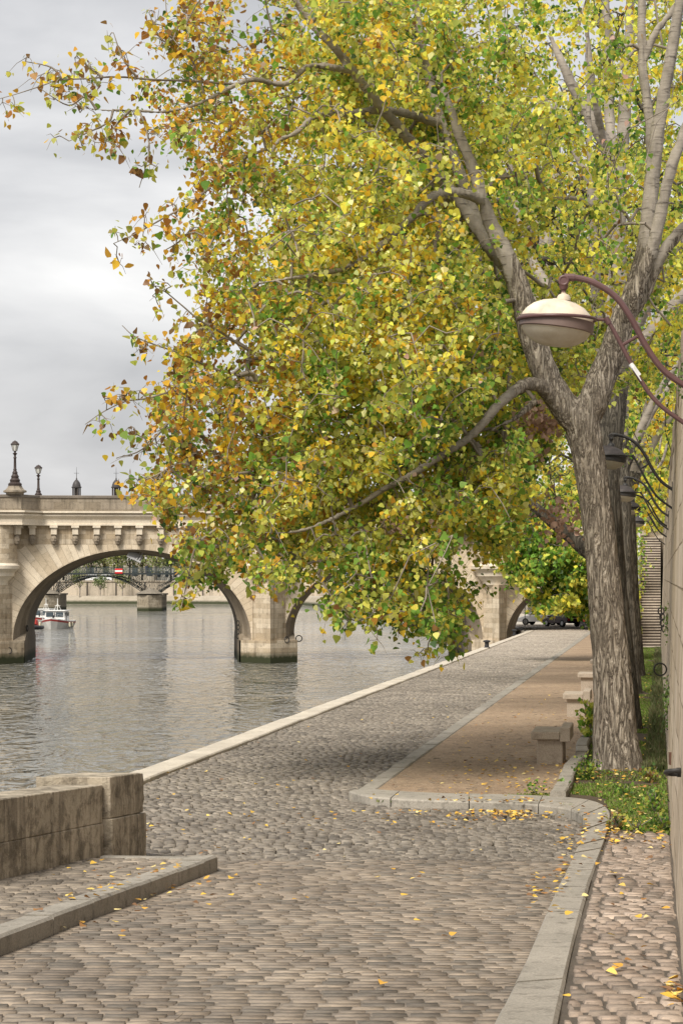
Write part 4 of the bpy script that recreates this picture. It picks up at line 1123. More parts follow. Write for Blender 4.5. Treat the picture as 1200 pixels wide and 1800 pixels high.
# ================================================================ BOAT
M_hullw = paint('boat_white', (.72,.71,.68), .35, .08, 2); M_hullr = paint('boat_red_stripe', (.22,.03,.025), .4, .1); M_glass = paint('dark_window', (.05,.065,.075), .08, .1)
def boat(k=1.0):
    r = empty('motor_boat', cat='boat')
    st_ = [(-4.6,.02,1.55),(-3.9,.9,1.42),(-2.8,1.55,1.28),(-1.2,1.95,1.15),(1.5,2.05,1.08),(4.6,1.9,1.08)]       # y, half beam, sheer
    def hull(z0f, z1f, w0, w1):
        m = MB(); vs = []
        for y,b,s in st_:
            za, zb_ = z0f(s), z1f(s); vs += [(-b*w0,y*(1 if w0 > .9 else .93),za),(-b*w1,y,zb_),(b*w1,y,zb_),(b*w0,y*(1 if w0 > .9 else .93),za)]
        fs = []
        for i in range(len(st_)-1):
            a = i*4; b = a+4
            for q in range(4): fs.append((a+q,a+(q+1)%4,b+(q+1)%4,b+q))
        fs += [(3,2,1,0),(len(vs)-4,len(vs)-3,len(vs)-2,len(vs)-1)]; m.add(vs,fs); return m
    h = hull(lambda s:-.35, lambda s:s-.42, .72, .98).build('hull', paint('hull_grey_white', (.50,.49,.46), .4, .1, 2), r)
    hull(lambda s:s-.42, lambda s:s-.14, .982, 1.0).build('stripe', M_hullr, h)
    hull(lambda s:s-.14, lambda s:s, 1.0, 1.01).build('gunwale', M_hullw, h)
    m = MB(); m.box((0,.2,1.75), (2.9,3.6,1.45), 0, .93); w = m.build('wheelhouse', M_hullw, r, bevel=.06)
    m = MB(); m.box((0,.2,2.53), (3.15,3.9,.10)); m.build('roof', M_hullw, w, bevel=.03)
    for x in (-.70,.70):
        m = MB(); m.box((x,-1.6,1.98), (1.05,.06,.62), 0, .95, -.07); m.build('window', M_glass, w)
    for s in (-1,1):
        for y in (-.8,.4,1.4): m = MB(); m.box((s*1.40,y,1.98), (.06,.85,.55)); m.build('window', M_glass, w)
    m = MB(); m.box((0,-1.68,1.95), (.09,.05,.7)); m.box((0,-1.7,1.25), (2.2,.1,.08)); m.build('wiper_post', M_black, w)
    m = MB(); m.tube([(0,-2.6,1.2),(0,-2.6,1.9)], .12, 8); m.tube([(-.5,-2.4,1.15),(.5,-2.4,1.15)], .08, 6); m.build('bollard', M_black, r)
    m = MB(); m.tube([(0,.6,2.55),(0,.6,4.2)], .05, 6); m.tube([(-.5,.6,2.6),(0,.6,3.5),(.5,.6,2.6)], .035, 6); m.tube([(-.4,.6,3.2),(.4,.6,3.2)], .03, 6); m.build('mast', M_hullw, r)
    m = MB(); m.tube([(1.75,-2,1.1),(1.8,-2,2.35)], .04, 6); m.build('pole', M_black, r)
    for s,y in ((1,-1.5),(1,.6),(-1,-1.5),(-1,.6)):
        m = MB(); m.lathe([(.05,.35),(.14,.25),(.15,-.25),(.05,-.35)], (s*2.12,y,.55), 10); m.build('fender', paint('fender', (.6,.55,.4), .6), r, smooth=True)
    m = MB()
    for s in (-1,1):
        pts = [(s*b*.93,y,sh+.6) for y,b,sh in st_[1:5]]; m.tube(pts, .025, 6)
        for p in pts: m.tube([p,(p[0],p[1],p[2]-.6)], .02, 5)
    m.build('guard_rail', paint('steel_rail', (.5,.5,.5), .3), r)
    return r
B1 = boat(); B1.location = ((97-600)/3850*309,311,.0); B1.rotation_euler.z = -.06; tag(B1, 'white motor boat with wheelhouse and dark red stripe moored by the left pier', group='boats moored beyond the bridge')
B2 = copy_tree(B1); B2.location = ((76-600)/3850*322,324,.0); B2.rotation_euler.z = -.25; B2.scale = (.82,.82,1.0); tag(B2, 'second white boat mostly hidden behind the red striped boat')
dg = empty('rubber_dinghy', ((60-600)/3850*300,300,0), label='dark rubber dinghy with a red cover tied left of the white boat', cat='dinghy')
m = MB(); m.tube(catmull([(-.9,1.8,.35),(-.95,0,.35),(-.7,-1.3,.42),(0,-1.9,.5),(.7,-1.3,.42),(.95,0,.35),(.9,1.8,.35)],5), .28, 10); m.box((0,.2,.2), (1.7,3.2,.2)); m.build('tube_hull', paint('rubber_dark', (.035,.035,.04), .6), dg, smooth=True)
m = MB(); m.box((0,.3,.95), (1.2,1.6,1.0), 0, .7); m.box((.2,-.5,1.2), (.5,.5,.8), .3, .6); m.build('cover', paint('red_cover', (.5,.06,.05), .7, .3), dg, bevel=.12)
m = MB(); m.torus((-.6,-2.1,.75), .32, .11, (0,1,0), 16, 8); m.build('tyre', M_black, dg, smooth=True)

# ================================================================ CARS
M_tyre = paint('tyre_rubber', (.02,.02,.02), .85); M_rim = paint('rim_alloy', (.3,.3,.31), .35, .1, 5, .6); M_tail = paint('tail_light', (.45,.02,.02), .2); M_head = paint('head_light', (.7,.7,.68), .1)
M_plate = paint('plate_white', (.6,.6,.56), .5)
def car(mat, L=4.6, W=1.85, H=1.65, suv=True):
    "faces +Y; tail towards -Y"
    r = empty('parked_car', cat='car', group='cars parked beyond the land arch')
    g = .22; hb = H*.58
    prof = [(-L/2,g+.15),(-L/2-.04,.62),(-L/2+.03,hb),(L/2-.95,hb+.0),(L/2-.12,hb-.22),(L/2,.62),(L/2-.05,g+.08)]
    m = MB(); vs = []
    for s,wf in ((-1,.93),(-1,1.0),(1,1.0),(1,.93)):
        for i,(y,z) in enumerate(prof): vs.append((s*W/2*wf*(.97 if 0 < i < 5 and abs(s*wf) < 1 else 1), y*(1 if wf == 1 else 1.0), z+(0 if wf == 1 else 0)))
    n = len(prof); secs = []
    m2 = MB(); xs = [(-W/2,.90),(-W/2*.94,1.0),(W/2*.94,1.0),(W/2,.90)]
    for x,kf in xs:
        for (y,z) in prof: m2.v.append((x, y*(.985 if kf < 1 else 1), g+(z-g)*(.97 if kf < 1 else 1)))
    for j in range(3):
        for i in range(n): m2.f.append((j*n+i, j*n+(i+1)%n, (j+1)*n+(i+1)%n, (j+1)*n+i))
    m2.f.append(tuple(range(n-1,-1,-1))); m2.f.append(tuple(3*n+i for i in range(n)))
    body = m2.build('body', mat, r, smooth=40, bevel=.04)
    yb, yf = (-L/2+.12, L/2-1.0); rb, rf = (-L/2+.42, L/2-1.9)
    cab = [(yb,hb-.02),(rb,H-.04),((rb+rf)/2,H),(rf,H-.05),(yf,hb-.02)]
    m = MB(); 
    for s in (-1,1):
        for (y,z) in cab: m.v.append((s*(W/2*.95 if z < hb else W/2*.80), y, z))
    k = len(cab)
    for i in range(k-1): m.f.append((i,i+1,k+i+1,k+i))
    m.f.append(tuple(range(k-1,-1,-1))); m.f.append(tuple(range(k,2*k))); m.f.append((0,k,2*k-1,k-1))
    m.build('cabin', mat, r, bevel=.05)
    def pane(q, nm='window'):
        a = [Vector(p) for p in q]; nn = (a[1]-a[0]).cross(a[2]-a[0]).normalized(); c = sum(a, Vector())/len(a)
        if nn.dot(c-Vector((0,0,H*.7))) < 0: nn = -nn
        mm = MB(); vs = [p+nn*.012 for p in a]+[p-nn*.02 for p in a]; kk = len(a); mm.add(vs, [tuple(range(kk)), tuple(range(2*kk-1,kk-1,-1))]+[(i,(i+1)%kk,(i+1)%kk+kk,i+kk) for i in range(kk)]); mm.build(nm, M_glass, r)
    def lerpc(t, z): return None
    zt, zl = H-.12, hb+.06
    def yat(side, z):
        if side == 'b': t = (z-hb)/(H-.04-hb); return yb+(rb-yb)*t
        t = (z-hb)/(H-.05-hb); return yf+(rf-yf)*t
    def xat(z): t = (z-hb)/(H-hb); return W/2*.95+(W/2*.80-W/2*.95)*t
    pane([(-xat(zl)+.12,yat('b',zl),zl),(xat(zl)-.12,yat('b',zl),zl),(xat(zt)-.1,yat('b',zt),zt),(-xat(zt)+.1,yat('b',zt),zt)], 'rear_window')
    pane([(-xat(zl)+.1,yat('f',zl),zl),(xat(zl)-.1,yat('f',zl),zl),(xat(zt)-.1,yat('f',zt),zt),(-xat(zt)+.1,yat('f',zt),zt)], 'windscreen')
    ym = (rb+rf)/2
    for s in (-1,1):
        for a,b,c_,d_ in ((yat('b',zl)+.12, ym-.05, ym-.05, yat('b',zt)+.1),(ym+.05, yat('f',zl)-.12, yat('f',zt)-.1, ym+.05)):
            pane([(s*xat(zl),a,zl),(s*xat(zl),b,zl),(s*xat(zt),c_,zt),(s*xat(zt),d_,zt)])
        m = MB(); m.box((s*(W/2-.16),-L/2-.01,hb-.14), (.26,.10,.24)); m.build('tail_light', M_tail, r, bevel=.02)
        m = MB(); m.box((s*(W/2-.24),L/2-.08,hb-.30), (.36,.12,.15)); m.build('headlight', M_head, r, bevel=.02)
        m = MB(); m.box((s*(W/2+.08),yf-.35,hb+.08), (.2,.1,.14)); m.build('mirror', mat, r, bevel=.02)
        for y in (-L/2+.85, L/2-.88):
            m = MB(); q = [( .33*math.cos(2*PI*i/20), .33*math.sin(2*PI*i/20)) for i in range(20)]
            x0, x1 = s*(W/2-.22), s*(W/2+.012); m.add([(x0,y+a,.33+b) for a,b in q]+[(x1,y+a,.33+b) for a,b in q], [tuple(range(20)), tuple(range(39,19,-1))]+[(i,(i+1)%20,(i+1)%20+20,i+20) for i in range(20)])
            wh = m.build('wheel', M_tyre, r, bevel=.02)
            m = MB(); x2 = x1+s*.008; m.add([(x1-s*.03,y+a*.62,.33+b*.62) for a,b in q]+[(x2,y+a*.62,.33+b*.62) for a,b in q], [tuple(range(20)), tuple(range(39,19,-1))]+[(i,(i+1)%20,(i+1)%20+20,i+20) for i in range(20)]); m.build('rim', M_rim, wh)
    m = MB(); m.box((0,-L/2-.06,.45), (W*.92,.14,.22)); m.build('rear_bumper', M_black, r, bevel=.04)
    m = MB(); m.box((0,L/2-.0,.42), (W*.92,.14,.22)); m.build('front_bumper', M_black, r, bevel=.04)
    m = MB(); m.box((0,-L/2-.075,.80), (.52,.03,.11)); m.build('number_plate', M_plate, r)
    return r
gz = 2.665
C1 = car(M_black, 4.7, 1.9, 1.7); C1.location = (22.1,193.6,gz+.02); C1.rotation_euler.z = -.06; tag(C1, 'black off-road car parked tail first under the land arch beside the trunk')
C2 = car(paint('dark_red_car', (.05,.012,.015), .3, .1), 4.3, 1.78, 1.45); C2.location = (20.5,204,gz+.01); C2.rotation_euler.z = .5; tag(C2, 'dark red car half hidden behind the black car under the hanging leaves')
C3 = car(paint('white_car', (.75,.75,.75), .3, .04), 4.5, 1.8, 1.6); C3.location = (19.3,211,gz+.0); C3.rotation_euler.z = 1.1; tag(C3, 'white car farthest left of the parked cars under the hanging leaves')
sp = empty('sign_post', ((922-600)/3850*188.5,188.5,gz-.02), label='thin dark post at the edge of the land arch beside the pier', cat='post')
m = MB(); m.tube([(0,0,0),(0,0,2.4)], .035, 8); m.build('pole', M_ironDark, sp); m = MB(); m.lathe([(.1,0),(.1,.06),(.04,.1)], n=10); m.build('base', M_ironDark, sp)

# cars along the far quay
for i,(px,mm,lb) in enumerate(((158,'white_car','small white car on the far quay left under the footbridge'),(182,'white_car','small white van shape on the far quay right of the other car'))):
    c = copy_tree(C3); c.location = ((px-600)/3850*606, 606, 5.95); c.rotation_euler.z = 1.57; c.scale = (1.1,1.1,1.25); tag(c, lb, group='vehicles on the far quay')

# ================================================================ FAR BUILDINGS
M_pal = stone('palace_stone', (.46,.42,.35),(.38,.345,.285),(.2,.18,.15), .3, None, 'Object', .01); M_slate = paint('slate', (.10,.105,.12), .5, .2, 2); M_lead = paint('lead_roof', (.06,.055,.055), .5, .2, 1); M_lst = paint('lantern_stone', (.08,.068,.06), .8, .25, 1.5)
pal = empty('palace', (-72,640,5.9), label='long palace with slate mansard roof hidden behind bridge and trees', cat='building')
m = MB(); m.box((0,0,8.5), (90,18,17)); m.build('wall', M_pal, pal)
m = MB(); m.box((0,0,17.25), (91,19,.5)); m.build('cornice', M_pal, pal)
m = MB(); m.box((0,0,19.4), (89,17,3.8), 0, .93); ro = m.build('roof', M_slate, pal)
k = 0
for x in np.arange(-42,43,4.2):
    for z in (3.2,8.4,13.4):
        m = MB(); m.box((x,-9.02,z), (1.7,.12,3.0)); w = m.build('window', M_glass, pal)
        k += 1
def lantern(px, lb, sc=1.0):
    x = (px-600)/3850*640
    r = empty('lantern_tower', (x,640,27.0), label=lb, cat='tower', group='domed lantern towers above the bridge parapet')
    m = MB(); m.lathe([(2.2,0),(2.2,1.2),(1.5,1.5),(1.9,2.4),(1.55,3.1),(1.35,3.5),(1.55,3.7),(1.3,3.8)], n=8); m.build('base', M_lst, r)
    m = MB()
    for q in range(8):
        a = 2*PI*(q+.5)/8; m.tube([(1.12*math.cos(a),1.12*math.sin(a),3.8),(1.12*math.cos(a),1.12*math.sin(a),6.3)], .19, 6)
    m.lathe([(.30,3.8),(.30,6.3)], n=6); m.build('colonnade', M_lst, r)
    m = MB(); m.lathe([(1.45,6.3),(1.5,6.6),(1.25,6.7),(1.2,7.2),(.95,7.9),(.5,8.5),(.2,8.75),(.2,9.1),(.08,9.3)], n=16); m.build('dome', M_lead, r, smooth=True)
    m = MB(); m.tube([(0,0,9.2),(0,0,12.4)], [.10,.03], 5); m.tube([(-.75,0,10.6),(.75,0,10.6)], .05, 4); m.tube([(0,-.7,10.3),(0,.7,10.3)], .05, 4); m.build('weathervane', M_lead, r)
    return r
lantern(135, 'left dark domed lantern tower rising above the bridge parapet'); lantern(204.5, 'right domed lantern tower with weathervane, next to the leaves')
m = MB(); 
for px in (135,204.5): x = (px-600)/3850*640+72; m.box((x,0,20.8), (7,9,2.6), 0, .7)
m.build('roof_pavilion', M_slate, pal)
pb = empty('far_building', ((352-600)/3850*625,628,5.9), label='pale building with grey roof behind the trees right of the footbridge pier', cat='building')
m = MB(); m.box((0,0,5), (26,12,10)); m.build('wall', stone('pale_front', (.6,.58,.53),(.52,.5,.46),(.3,.28,.25), .4), pb)
m = MB(); m.box((0,0,11), (26.5,12.5,2.2), 0, .85); m.build('roof', M_slate, pb)
for x in np.arange(-11.5,12,2.3):
    for z in (2.2,5.2,8.2): m = MB(); m.box((x,-6.0,z), (.95,.1,1.7)); m.build('window', M_glass, pb)

# ================================================================ FAR TREES
M_farleaf = leaf_mat('far_foliage', .25, .7)
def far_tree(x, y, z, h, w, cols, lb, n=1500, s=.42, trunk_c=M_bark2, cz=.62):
    r = empty('tree', (x,y,z), label=lb, cat='tree', group='trees along the far bank')
    C = RNG.normal(0,1,(26,3)); C /= np.linalg.norm(C,axis=1)[:,None]; C *= RNG.uniform(.35,.95,(26,1))*np.array([w/2,w/2,h*.36]); C[:,2] += h*cz
    ci = RNG.integers(0,26,n); p = C[ci]+RNG.normal(0,.16,(n,3))*np.array([w,w,h*.7])*.8
    cc = np.array(cols)[(RNG.integers(0,len(cols),26))][ci]*RNG.uniform(.7,1.3,(n,1))
    leaves('crown', p, RNG.uniform(.6,1.35,n)*s, cc, M_farleaf, r, shape='kite')
    m = MB(); m.tube([(0,0,-.3),(.1,0,h*.3),(-.1,.1,h*.7)], [w*.045,w*.035,.05], 8)
    for q in range(5):
        a = q*1.3; m.tube([(0,0,h*.3),(math.cos(a)*w*.2,math.sin(a)*w*.2,h*.5),(math.cos(a)*w*.34,math.sin(a)*w*.34,h*.68)], [.14,.09,.03], 5)
    m.build('trunk', trunk_c, r, smooth=True)
ol = [(.24,.27,.09),(.30,.30,.10),(.19,.24,.08)]; dk = [(.12,.17,.06),(.16,.20,.07)]; yl = [(.42,.36,.12),(.36,.34,.12),(.28,.29,.09)]
px0 = [-40,-5,30,60,88,112,136,160,184,206,228,250,274,300,328,352,380,410,440,520,560,600,640]
for i,px in enumerate(px0):
    pal_ = (ol,dk,yl)[(i*7)%3]; y = 606+(i%3)*5
    far_tree((px-600)/3850*y, y, 5.9, RNG.uniform(11.5,14)*(.66 if 320 < px < 400 else 1), RNG.uniform(6.5,8), pal_, 'bushy tree %s on the far embankment seen through the bridge arches' % ('of olive green','of dark green','of yellowing green')[(i*7)%3] if False else ('olive green','dark green','yellowing')[(i*7)%3]+' bushy tree on the far embankment seen through the arches', 1300, .5)
for i,px in enumerate((176,140,215)):
    far_tree((px-600)/3850*597, 597.5, 2.1, (5.6,7,6.4)[i], (3.6,4.5,4.5)[i], (dk,ol,ol)[i], ('small dark round tree on the low far quay','pale trunked tree left of the small round one on the low far quay','pale trunked tree right of the small round one on the low far quay')[i], 700, .34, M_limb, .72)
# ================================================================ THE BIG POPLAR
TREE = empty('poplar_tree', (3.74,29.7,zg(29.7)), label='big forked poplar in yellow green autumn leaf, nearest trunk in the row by the wall', cat='tree')
d0 = 29.7
def TP(px, py, dd=0.0):
    v = P(px, py, d0+dd); return (v[0]-3.74, v[1]-29.7, v[2]-zg(29.7))
s_ = d0/F
def W_(w): return w*s_/2
limbs = []
# trunk, flared at the foot
limbs.append(([TP(1086,1392),TP(1085,1350),TP(1080,1290),TP(1076,1200),TP(1066,1080),TP(1057,980),TP(1045,880),TP(1033,800),TP(1020,735)], [W_(128),W_(98),W_(84),W_(74),W_(67),W_(61),W_(60),W_(62),W_(66)]))
for (a,b) in ((1052,1384),(1072,1394),(1104,1394),(1126,1380)):    # root flares
    limbs.append(([TP(a,b,-.25 if 1060 < a < 1115 else 0),TP((a+1085)/2,1345,-.1),TP(1084,1270)], [W_(30),W_(40),W_(30)]))
limbs.append(([TP(1020,745),TP(992,715),TP(965,672),TP(946,625),TP(930,578),TP(912,505),TP(893,458),TP(868,405),TP(850,360),TP(832,300),TP(808,241),TP(790,190),TP(776,150)], [W_(60),W_(52),W_(48),W_(46),W_(44),W_(38),W_(33),W_(28),W_(24),W_(21),W_(19),W_(15),W_(10)]))
limbs.append(([TP(915,530,.2),TP(896,478,.5),TP(862,430,.7),TP(838,385,.9),TP(812,320,1.1),TP(792,267,1.2),TP(768,195,1.3),TP(752,130,1.4),TP(735,40,1.5),TP(726,-60,1.6)], [W_(34),W_(30),W_(28),W_(25),W_(23),W_(22),W_(19),W_(16),W_(13),W_(8)]))
limbs.append(([TP(872,452,.6),TP(812,362,.8),TP(758,292,.6),TP(708,233,.3),TP(662,179,0),TP(617,121,-.3),TP(585,80,-.5),TP(554,50,-.6),TP(515,-5,-.8),TP(480,-60,-1)], [W_(24),W_(22),W_(20),W_(19),W_(18),W_(16),W_(14),W_(13),W_(11),W_(6)]))
limbs.append(([TP(1018,745),TP(1042,705),TP(1058,660),TP(1077,615),TP(1092,565),TP(1110,520),TP(1125,470),TP(1136,415),TP(1143,340),TP(1150,270),TP(1160,200),TP(1176,110),TP(1196,-10),TP(1205,-80)], [W_(60),W_(54),W_(50),W_(48),W_(44),W_(36),W_(32),W_(29),W_(27),W_(26),W_(24),W_(21),W_(18),W_(10)]))
limbs.append(([TP(1096,560,-.1),TP(1118,510,-.25),TP(1142,445,-.35),TP(1158,385,-.4),TP(1176,305,-.4),TP(1202,230,-.4),TP(1240,120,-.4)], [W_(26),W_(25),W_(24),W_(22),W_(20),W_(18),W_(8)]))
limbs.append(([TP(1100,560,.2),TP(1130,515,.2),TP(1162,448,.2),TP(1204,396,.2),TP(1260,330,.2)], [W_(30),W_(26),W_(22),W_(20),W_(10)]))
limbs.append(([TP(1145,330,.1),TP(1140,210,.15),TP(1128,110,.2),TP(1127,0,.2),TP(1126,-60,.2)], [W_(18),W_(17),W_(16),W_(15),W_(10)]))
limbs.append(([TP(1128,112,.2),TP(1150,60,.2),TP(1180,20,.2),TP(1210,-30,.2)], [W_(14),W_(13),W_(12),W_(7)]))
# arching bough to the left, and the low bough
limbs.append(([TP(852,358),TP(826,343,-.2),TP(783,337,-.5),TP(750,352,-.8),TP(728,378,-1),TP(700,404,-1.2),TP(667,433,-1.4),TP(617,467,-1.7),TP(560,482,-2),TP(512,489,-2.3),TP(440,500,-2.6)], [W_(20),W_(18),W_(16),W_(15),W_(14),W_(13),W_(12),W_(11),W_(9),W_(7),W_(4)]))
limbs.append(([TP(978,705),TP(950,680,-.2),TP(925,675,-.4),TP(900,690,-.6),TP(875,712,-.8),TP(848,744,-1),TP(817,775,-1.2),TP(767,806,-1.5),TP(725,833,-1.8),TP(675,860,-2),TP(620,893,-2.2),TP(554,925,-2.5),TP(500,937,-2.7),TP(440,934,-2.9)], [W_(34),W_(25),W_(22),W_(19),W_(17),W_(15),W_(14),W_(13),W_(12),W_(10),W_(9),W_(7),W_(5),W_(3)]))
limbs.append(([TP(770,217,1.2),TP(717,200,.6),TP(667,194,.2),TP(608,200,-.2),TP(558,202,-.6),TP(521,233,-.9),TP(487,250,-1.1),TP(470,290,-1.2)], [W_(18),W_(16),W_(14),W_(12),W_(11),W_(9),W_(7),W_(4)]))
limbs.append(([TP(617,125,-.3),TP(580,118,-.6),TP(540,118,-.8),TP(500,148,-1),TP(450,140,-1.2),TP(417,148,-1.3),TP(354,180,-1.6),TP(292,196,-1.9),TP(230,194,-2.1),TP(167,192,-2.3),TP(110,175,-2.4),TP(71,154,-2.5)], [W_(13),W_(12),W_(10),W_(10),W_(9),W_(9),W_(7),W_(6),W_(5),W_(4),W_(3),W_(2.5)]))
limbs.append(([TP(940,705,.1),TP(905,735,-.2),TP(870,752,-.4),TP(835,782,-.5)], [W_(14),W_(9),W_(6),W_(3)]))
limbs[0] = (limbs[0][0], [r*.93 for r in limbs[0][1]])
wood = thick_wood('trunk', limbs, M_bark, TREE, .024, .013)
# upper limbs take smoother, cross-marked bark: same continuous skin, second material by height
wood.data.materials.append(M_limb)
nf = len(wood.data.polygons); cen = np.empty(nf*3, np.float32); wood.data.polygons.foreach_get('center', cen); cen = cen.reshape(-1,3)
pyv = HZ-(cen[:,2]+zg(29.7)-EYE)/(cen[:,1]+29.7)*F; pxv = 600+(cen[:,0]+3.74)/(cen[:,1]+29.7)*F
wood.data.polygons.foreach_set('material_index', ((cen[:,2] > 7.1+.25*np.sin(cen[:,0]*9))|(cen[:,0] < -1.45)).astype(np.int32))
wood.data.update()

# wispy outer shoots, traced
wisps = [
 ([(417,148,-1.3),(333,142,-1.6),(270,140,-1.8),(208,135,-2),(150,138,-2.1),(104,141,-2.2),(70,152,-2.3),(30,165,-2.4),(-10,176,-2.4)], 7,.09),
 ([(170,192,-2.3),(150,170,-2.3),(120,185,-2.3),(70,155,-2.4)], 4,.08),
 ([(110,140,-2.2),(90,118,-2.2),(45,108,-2.2)], 4,.06),
 ([(240,135,-2),(215,100,-2),(200,58,-2)], 4,.08),
 ([(180,135,-2),(150,112,-2),(135,98,-2)], 3,.08),
 ([(245,195,-2.1),(258,230,-2.2),(262,270,-2.3),(245,330,-2.4)], 5,.08),
 ([(200,192,-2.2),(190,215,-2.2),(150,235,-2.2),(122,248,-2.2)], 6,.10),
 ([(230,193,-2.2),(200,225,-2.2),(180,262,-2.3)], 5,.09),
 ([(370,330,-2),(330,360,-2.2),(285,385,-2.4),(240,410,-2.5),(200,428,-2.6)], 9,.12),
 ([(340,400,-2.2),(315,425,-2.3),(290,440,-2.4)], 5,.12),
 ([(425,608,-2.2),(385,582,-2.3),(350,562,-2.4),(318,535,-2.5),(285,510,-2.6),(268,520,-2.6)], 7,.10),
 ([(420,660,-2.2),(367,644,-2.3),(317,621,-2.5),(270,605,-2.6),(235,590,-2.7),(215,572,-2.7)], 8,.10),
 ([(430,640,-2.2),(380,675,-2.3),(308,687,-2.5),(260,700,-2.7),(220,706,-2.8),(180,725,-2.9),(150,746,-3)], 11,.12),
 ([(330,700,-2.5),(300,740,-2.6),(250,790,-2.7),(205,805,-2.8)], 9,.13),
 ([(440,830,-2.4),(370,835,-2.5),(320,815,-2.6),(275,835,-2.7),(250,845,-2.8)], 7,.12),
 ([(380,930,-2.6),(345,960,-2.7),(330,1020,-2.7),(318,1070,-2.8)], 8,.10),
 ([(450,960,-2.6),(470,1000,-2.6),(450,1040,-2.7)], 4,.09),
 ([(360,170,-1.6),(340,110,-1.7),(300,60,-1.8),(290,-10,-1.8)], 8,.12),
 ([(330,80,-1.7),(285,70,-1.8),(262,22,-1.9)], 7,.10),
 ([(400,90,-1.4),(340,60,-1.6),(330,20,-1.6)], 7,.12),
 ([(480,60,-.8),(470,20,-.9),(465,-10,-1)], 7,.14),
 ([(620,330,-.6),(560,320,-1),(500,300,-1.2),(440,320,-1.4),(420,380,-1.5)], 9,.15),
 ([(720,1040,-1.8),(745,1090,-1.9),(770,1120,-1.9),(800,1110,-1.9)], 12,.14),
 ([(560,1010,-2.2),(590,1060,-2.3),(620,1090,-2.3),(650,1085,-2.3)], 9,.14),
]
poly = [(480,-40),(470,60),(415,75),(400,20),(395,-40),(305,-40),(318,30),(345,75),(330,110),(290,120),(255,150),(262,205),(300,215),(325,245),(335,300),(352,352),(345,395),(318,430),(352,448),(356,490),(368,540),(330,560),(322,600),(300,625),(300,665),(258,710),(275,752),(292,790),(285,835),(262,862),(272,905),(312,925),(318,985),(345,1015),(372,1030),(400,1000),(430,985),(470,1012),(510,1000),(540,1012),(560,1050),(600,1060),(640,1075),(690,1080),(730,1098),(760,1118),(790,1108),(822,1050),(838,1010),(862,985),(875,940),(905,915),(915,850),(960,800),(975,745),(960,700),(1010,690),(1040,640),(1100,700),(1150,640),(1210,560),(1210,-40)]
holes = [((425,650),(26,13)),((452,380),(24,26)),((500,268),(26,14)),((590,265),(14,9)),((470,470),(14,9)),((455,25),(26,48)),((815,985),(26,22)),((748,985),(14,10)),((560,1020),(16,14)),((690,505),(14,10)),((640,600),(10,8)),((860,1012),(12,14)),((470,700),(9,8)),((395,425),(10,14))]
cp = []; cl_n = []; cl_r = []
tries = RNG.uniform([250,-40],[1210,1125],(9000,2)); k = in_poly(tries[:,0], tries[:,1], poly)
for (hx,hy),(ha,hb) in holes: k &= ((tries[:,0]-hx)/(ha+13))**2+((tries[:,1]-hy)/(hb+13))**2 > 1
tries = tries[k]
# thinner at the left edge and where limbs stand clear, fuller in the middle
limb2d = []
for pts, rads in limbs:
    for q in catmull(pts, 4):
        y_ = q[1]+29.7; limb2d.append((600+(q[0]+3.74)/y_*F, HZ-(q[2]+zg(29.7)-EYE)/y_*F))
limb2d = np.array(limb2d)
keep = []
for (x,y) in tries:
    pr_ = 1.0
    if x > 940 and y < 560: pr_ = .22
    elif x > 800 and y < 560: pr_ = .42
    elif x > 1030: pr_ = .4
    elif x < 440 or (y < 420 and x < 560): pr_ = .38 if x < 440 else .6
    keep.append(RNG.random() < pr_)
tries = tries[np.array(keep)][:2750]
for (x,y) in tries:
    nearlimb = np.min(np.hypot(limb2d[:,0]-x, limb2d[:,1]-y))
    right = max(0, min(1, (x-700)/300))
    if y > 560 and nearlimb < 20 and x < 900: dd = RNG.uniform(.2,2.0)
    elif nearlimb < 30: dd = RNG.uniform(.8,3.2)+right*1.2 if RNG.random() < .93 else RNG.uniform(-3.2,-2)
    else: dd = RNG.normal(-.9+1.6*right, 1.45)
    if x > 880 and 470 < y < 660: dd = abs(dd)+.8
    if x > 930 and y > 640: dd = abs(dd)+.7
    v = TP(x, y, dd); cp.append(v); cl_n.append(int(RNG.uniform(36,68))); cl_r.append(RNG.uniform(.13,.25))
ncore = len(cp)
skel = []
for pts, rads in limbs[5:]:
    for q in catmull(pts, 5): skel.append(q)
wsegs = []
for pts, nn, rr in wisps:
    q = catmull([TP(*p) for p in pts], 5); L = len(q)
    for i in range(L-1):
        r0 = .014*(1-i/L)+.004; wsegs.append((q[i], q[i+1], r0, .014*(1-(i+1)/L)+.004))
    for i in range(int(nn*1.35)):
        t = .18+.82*(i+RNG.random())/(nn*1.35); b = q[min(L-1,int(t*(L-1)))]
        cp.append(tuple(b+RNG.normal(0,rr,3))); cl_n.append(int(RNG.uniform(7,15))); cl_r.append(RNG.uniform(.10,.18))
    skel += list(q)
cp = np.array(cp); cl_r = np.array(cl_r)
segs, LP, LC = grow(skel, cp, cl_n, cl_r, .003, .0034)
fast_tubes('branch', segs+wsegs, M_twig, TREE, 5)
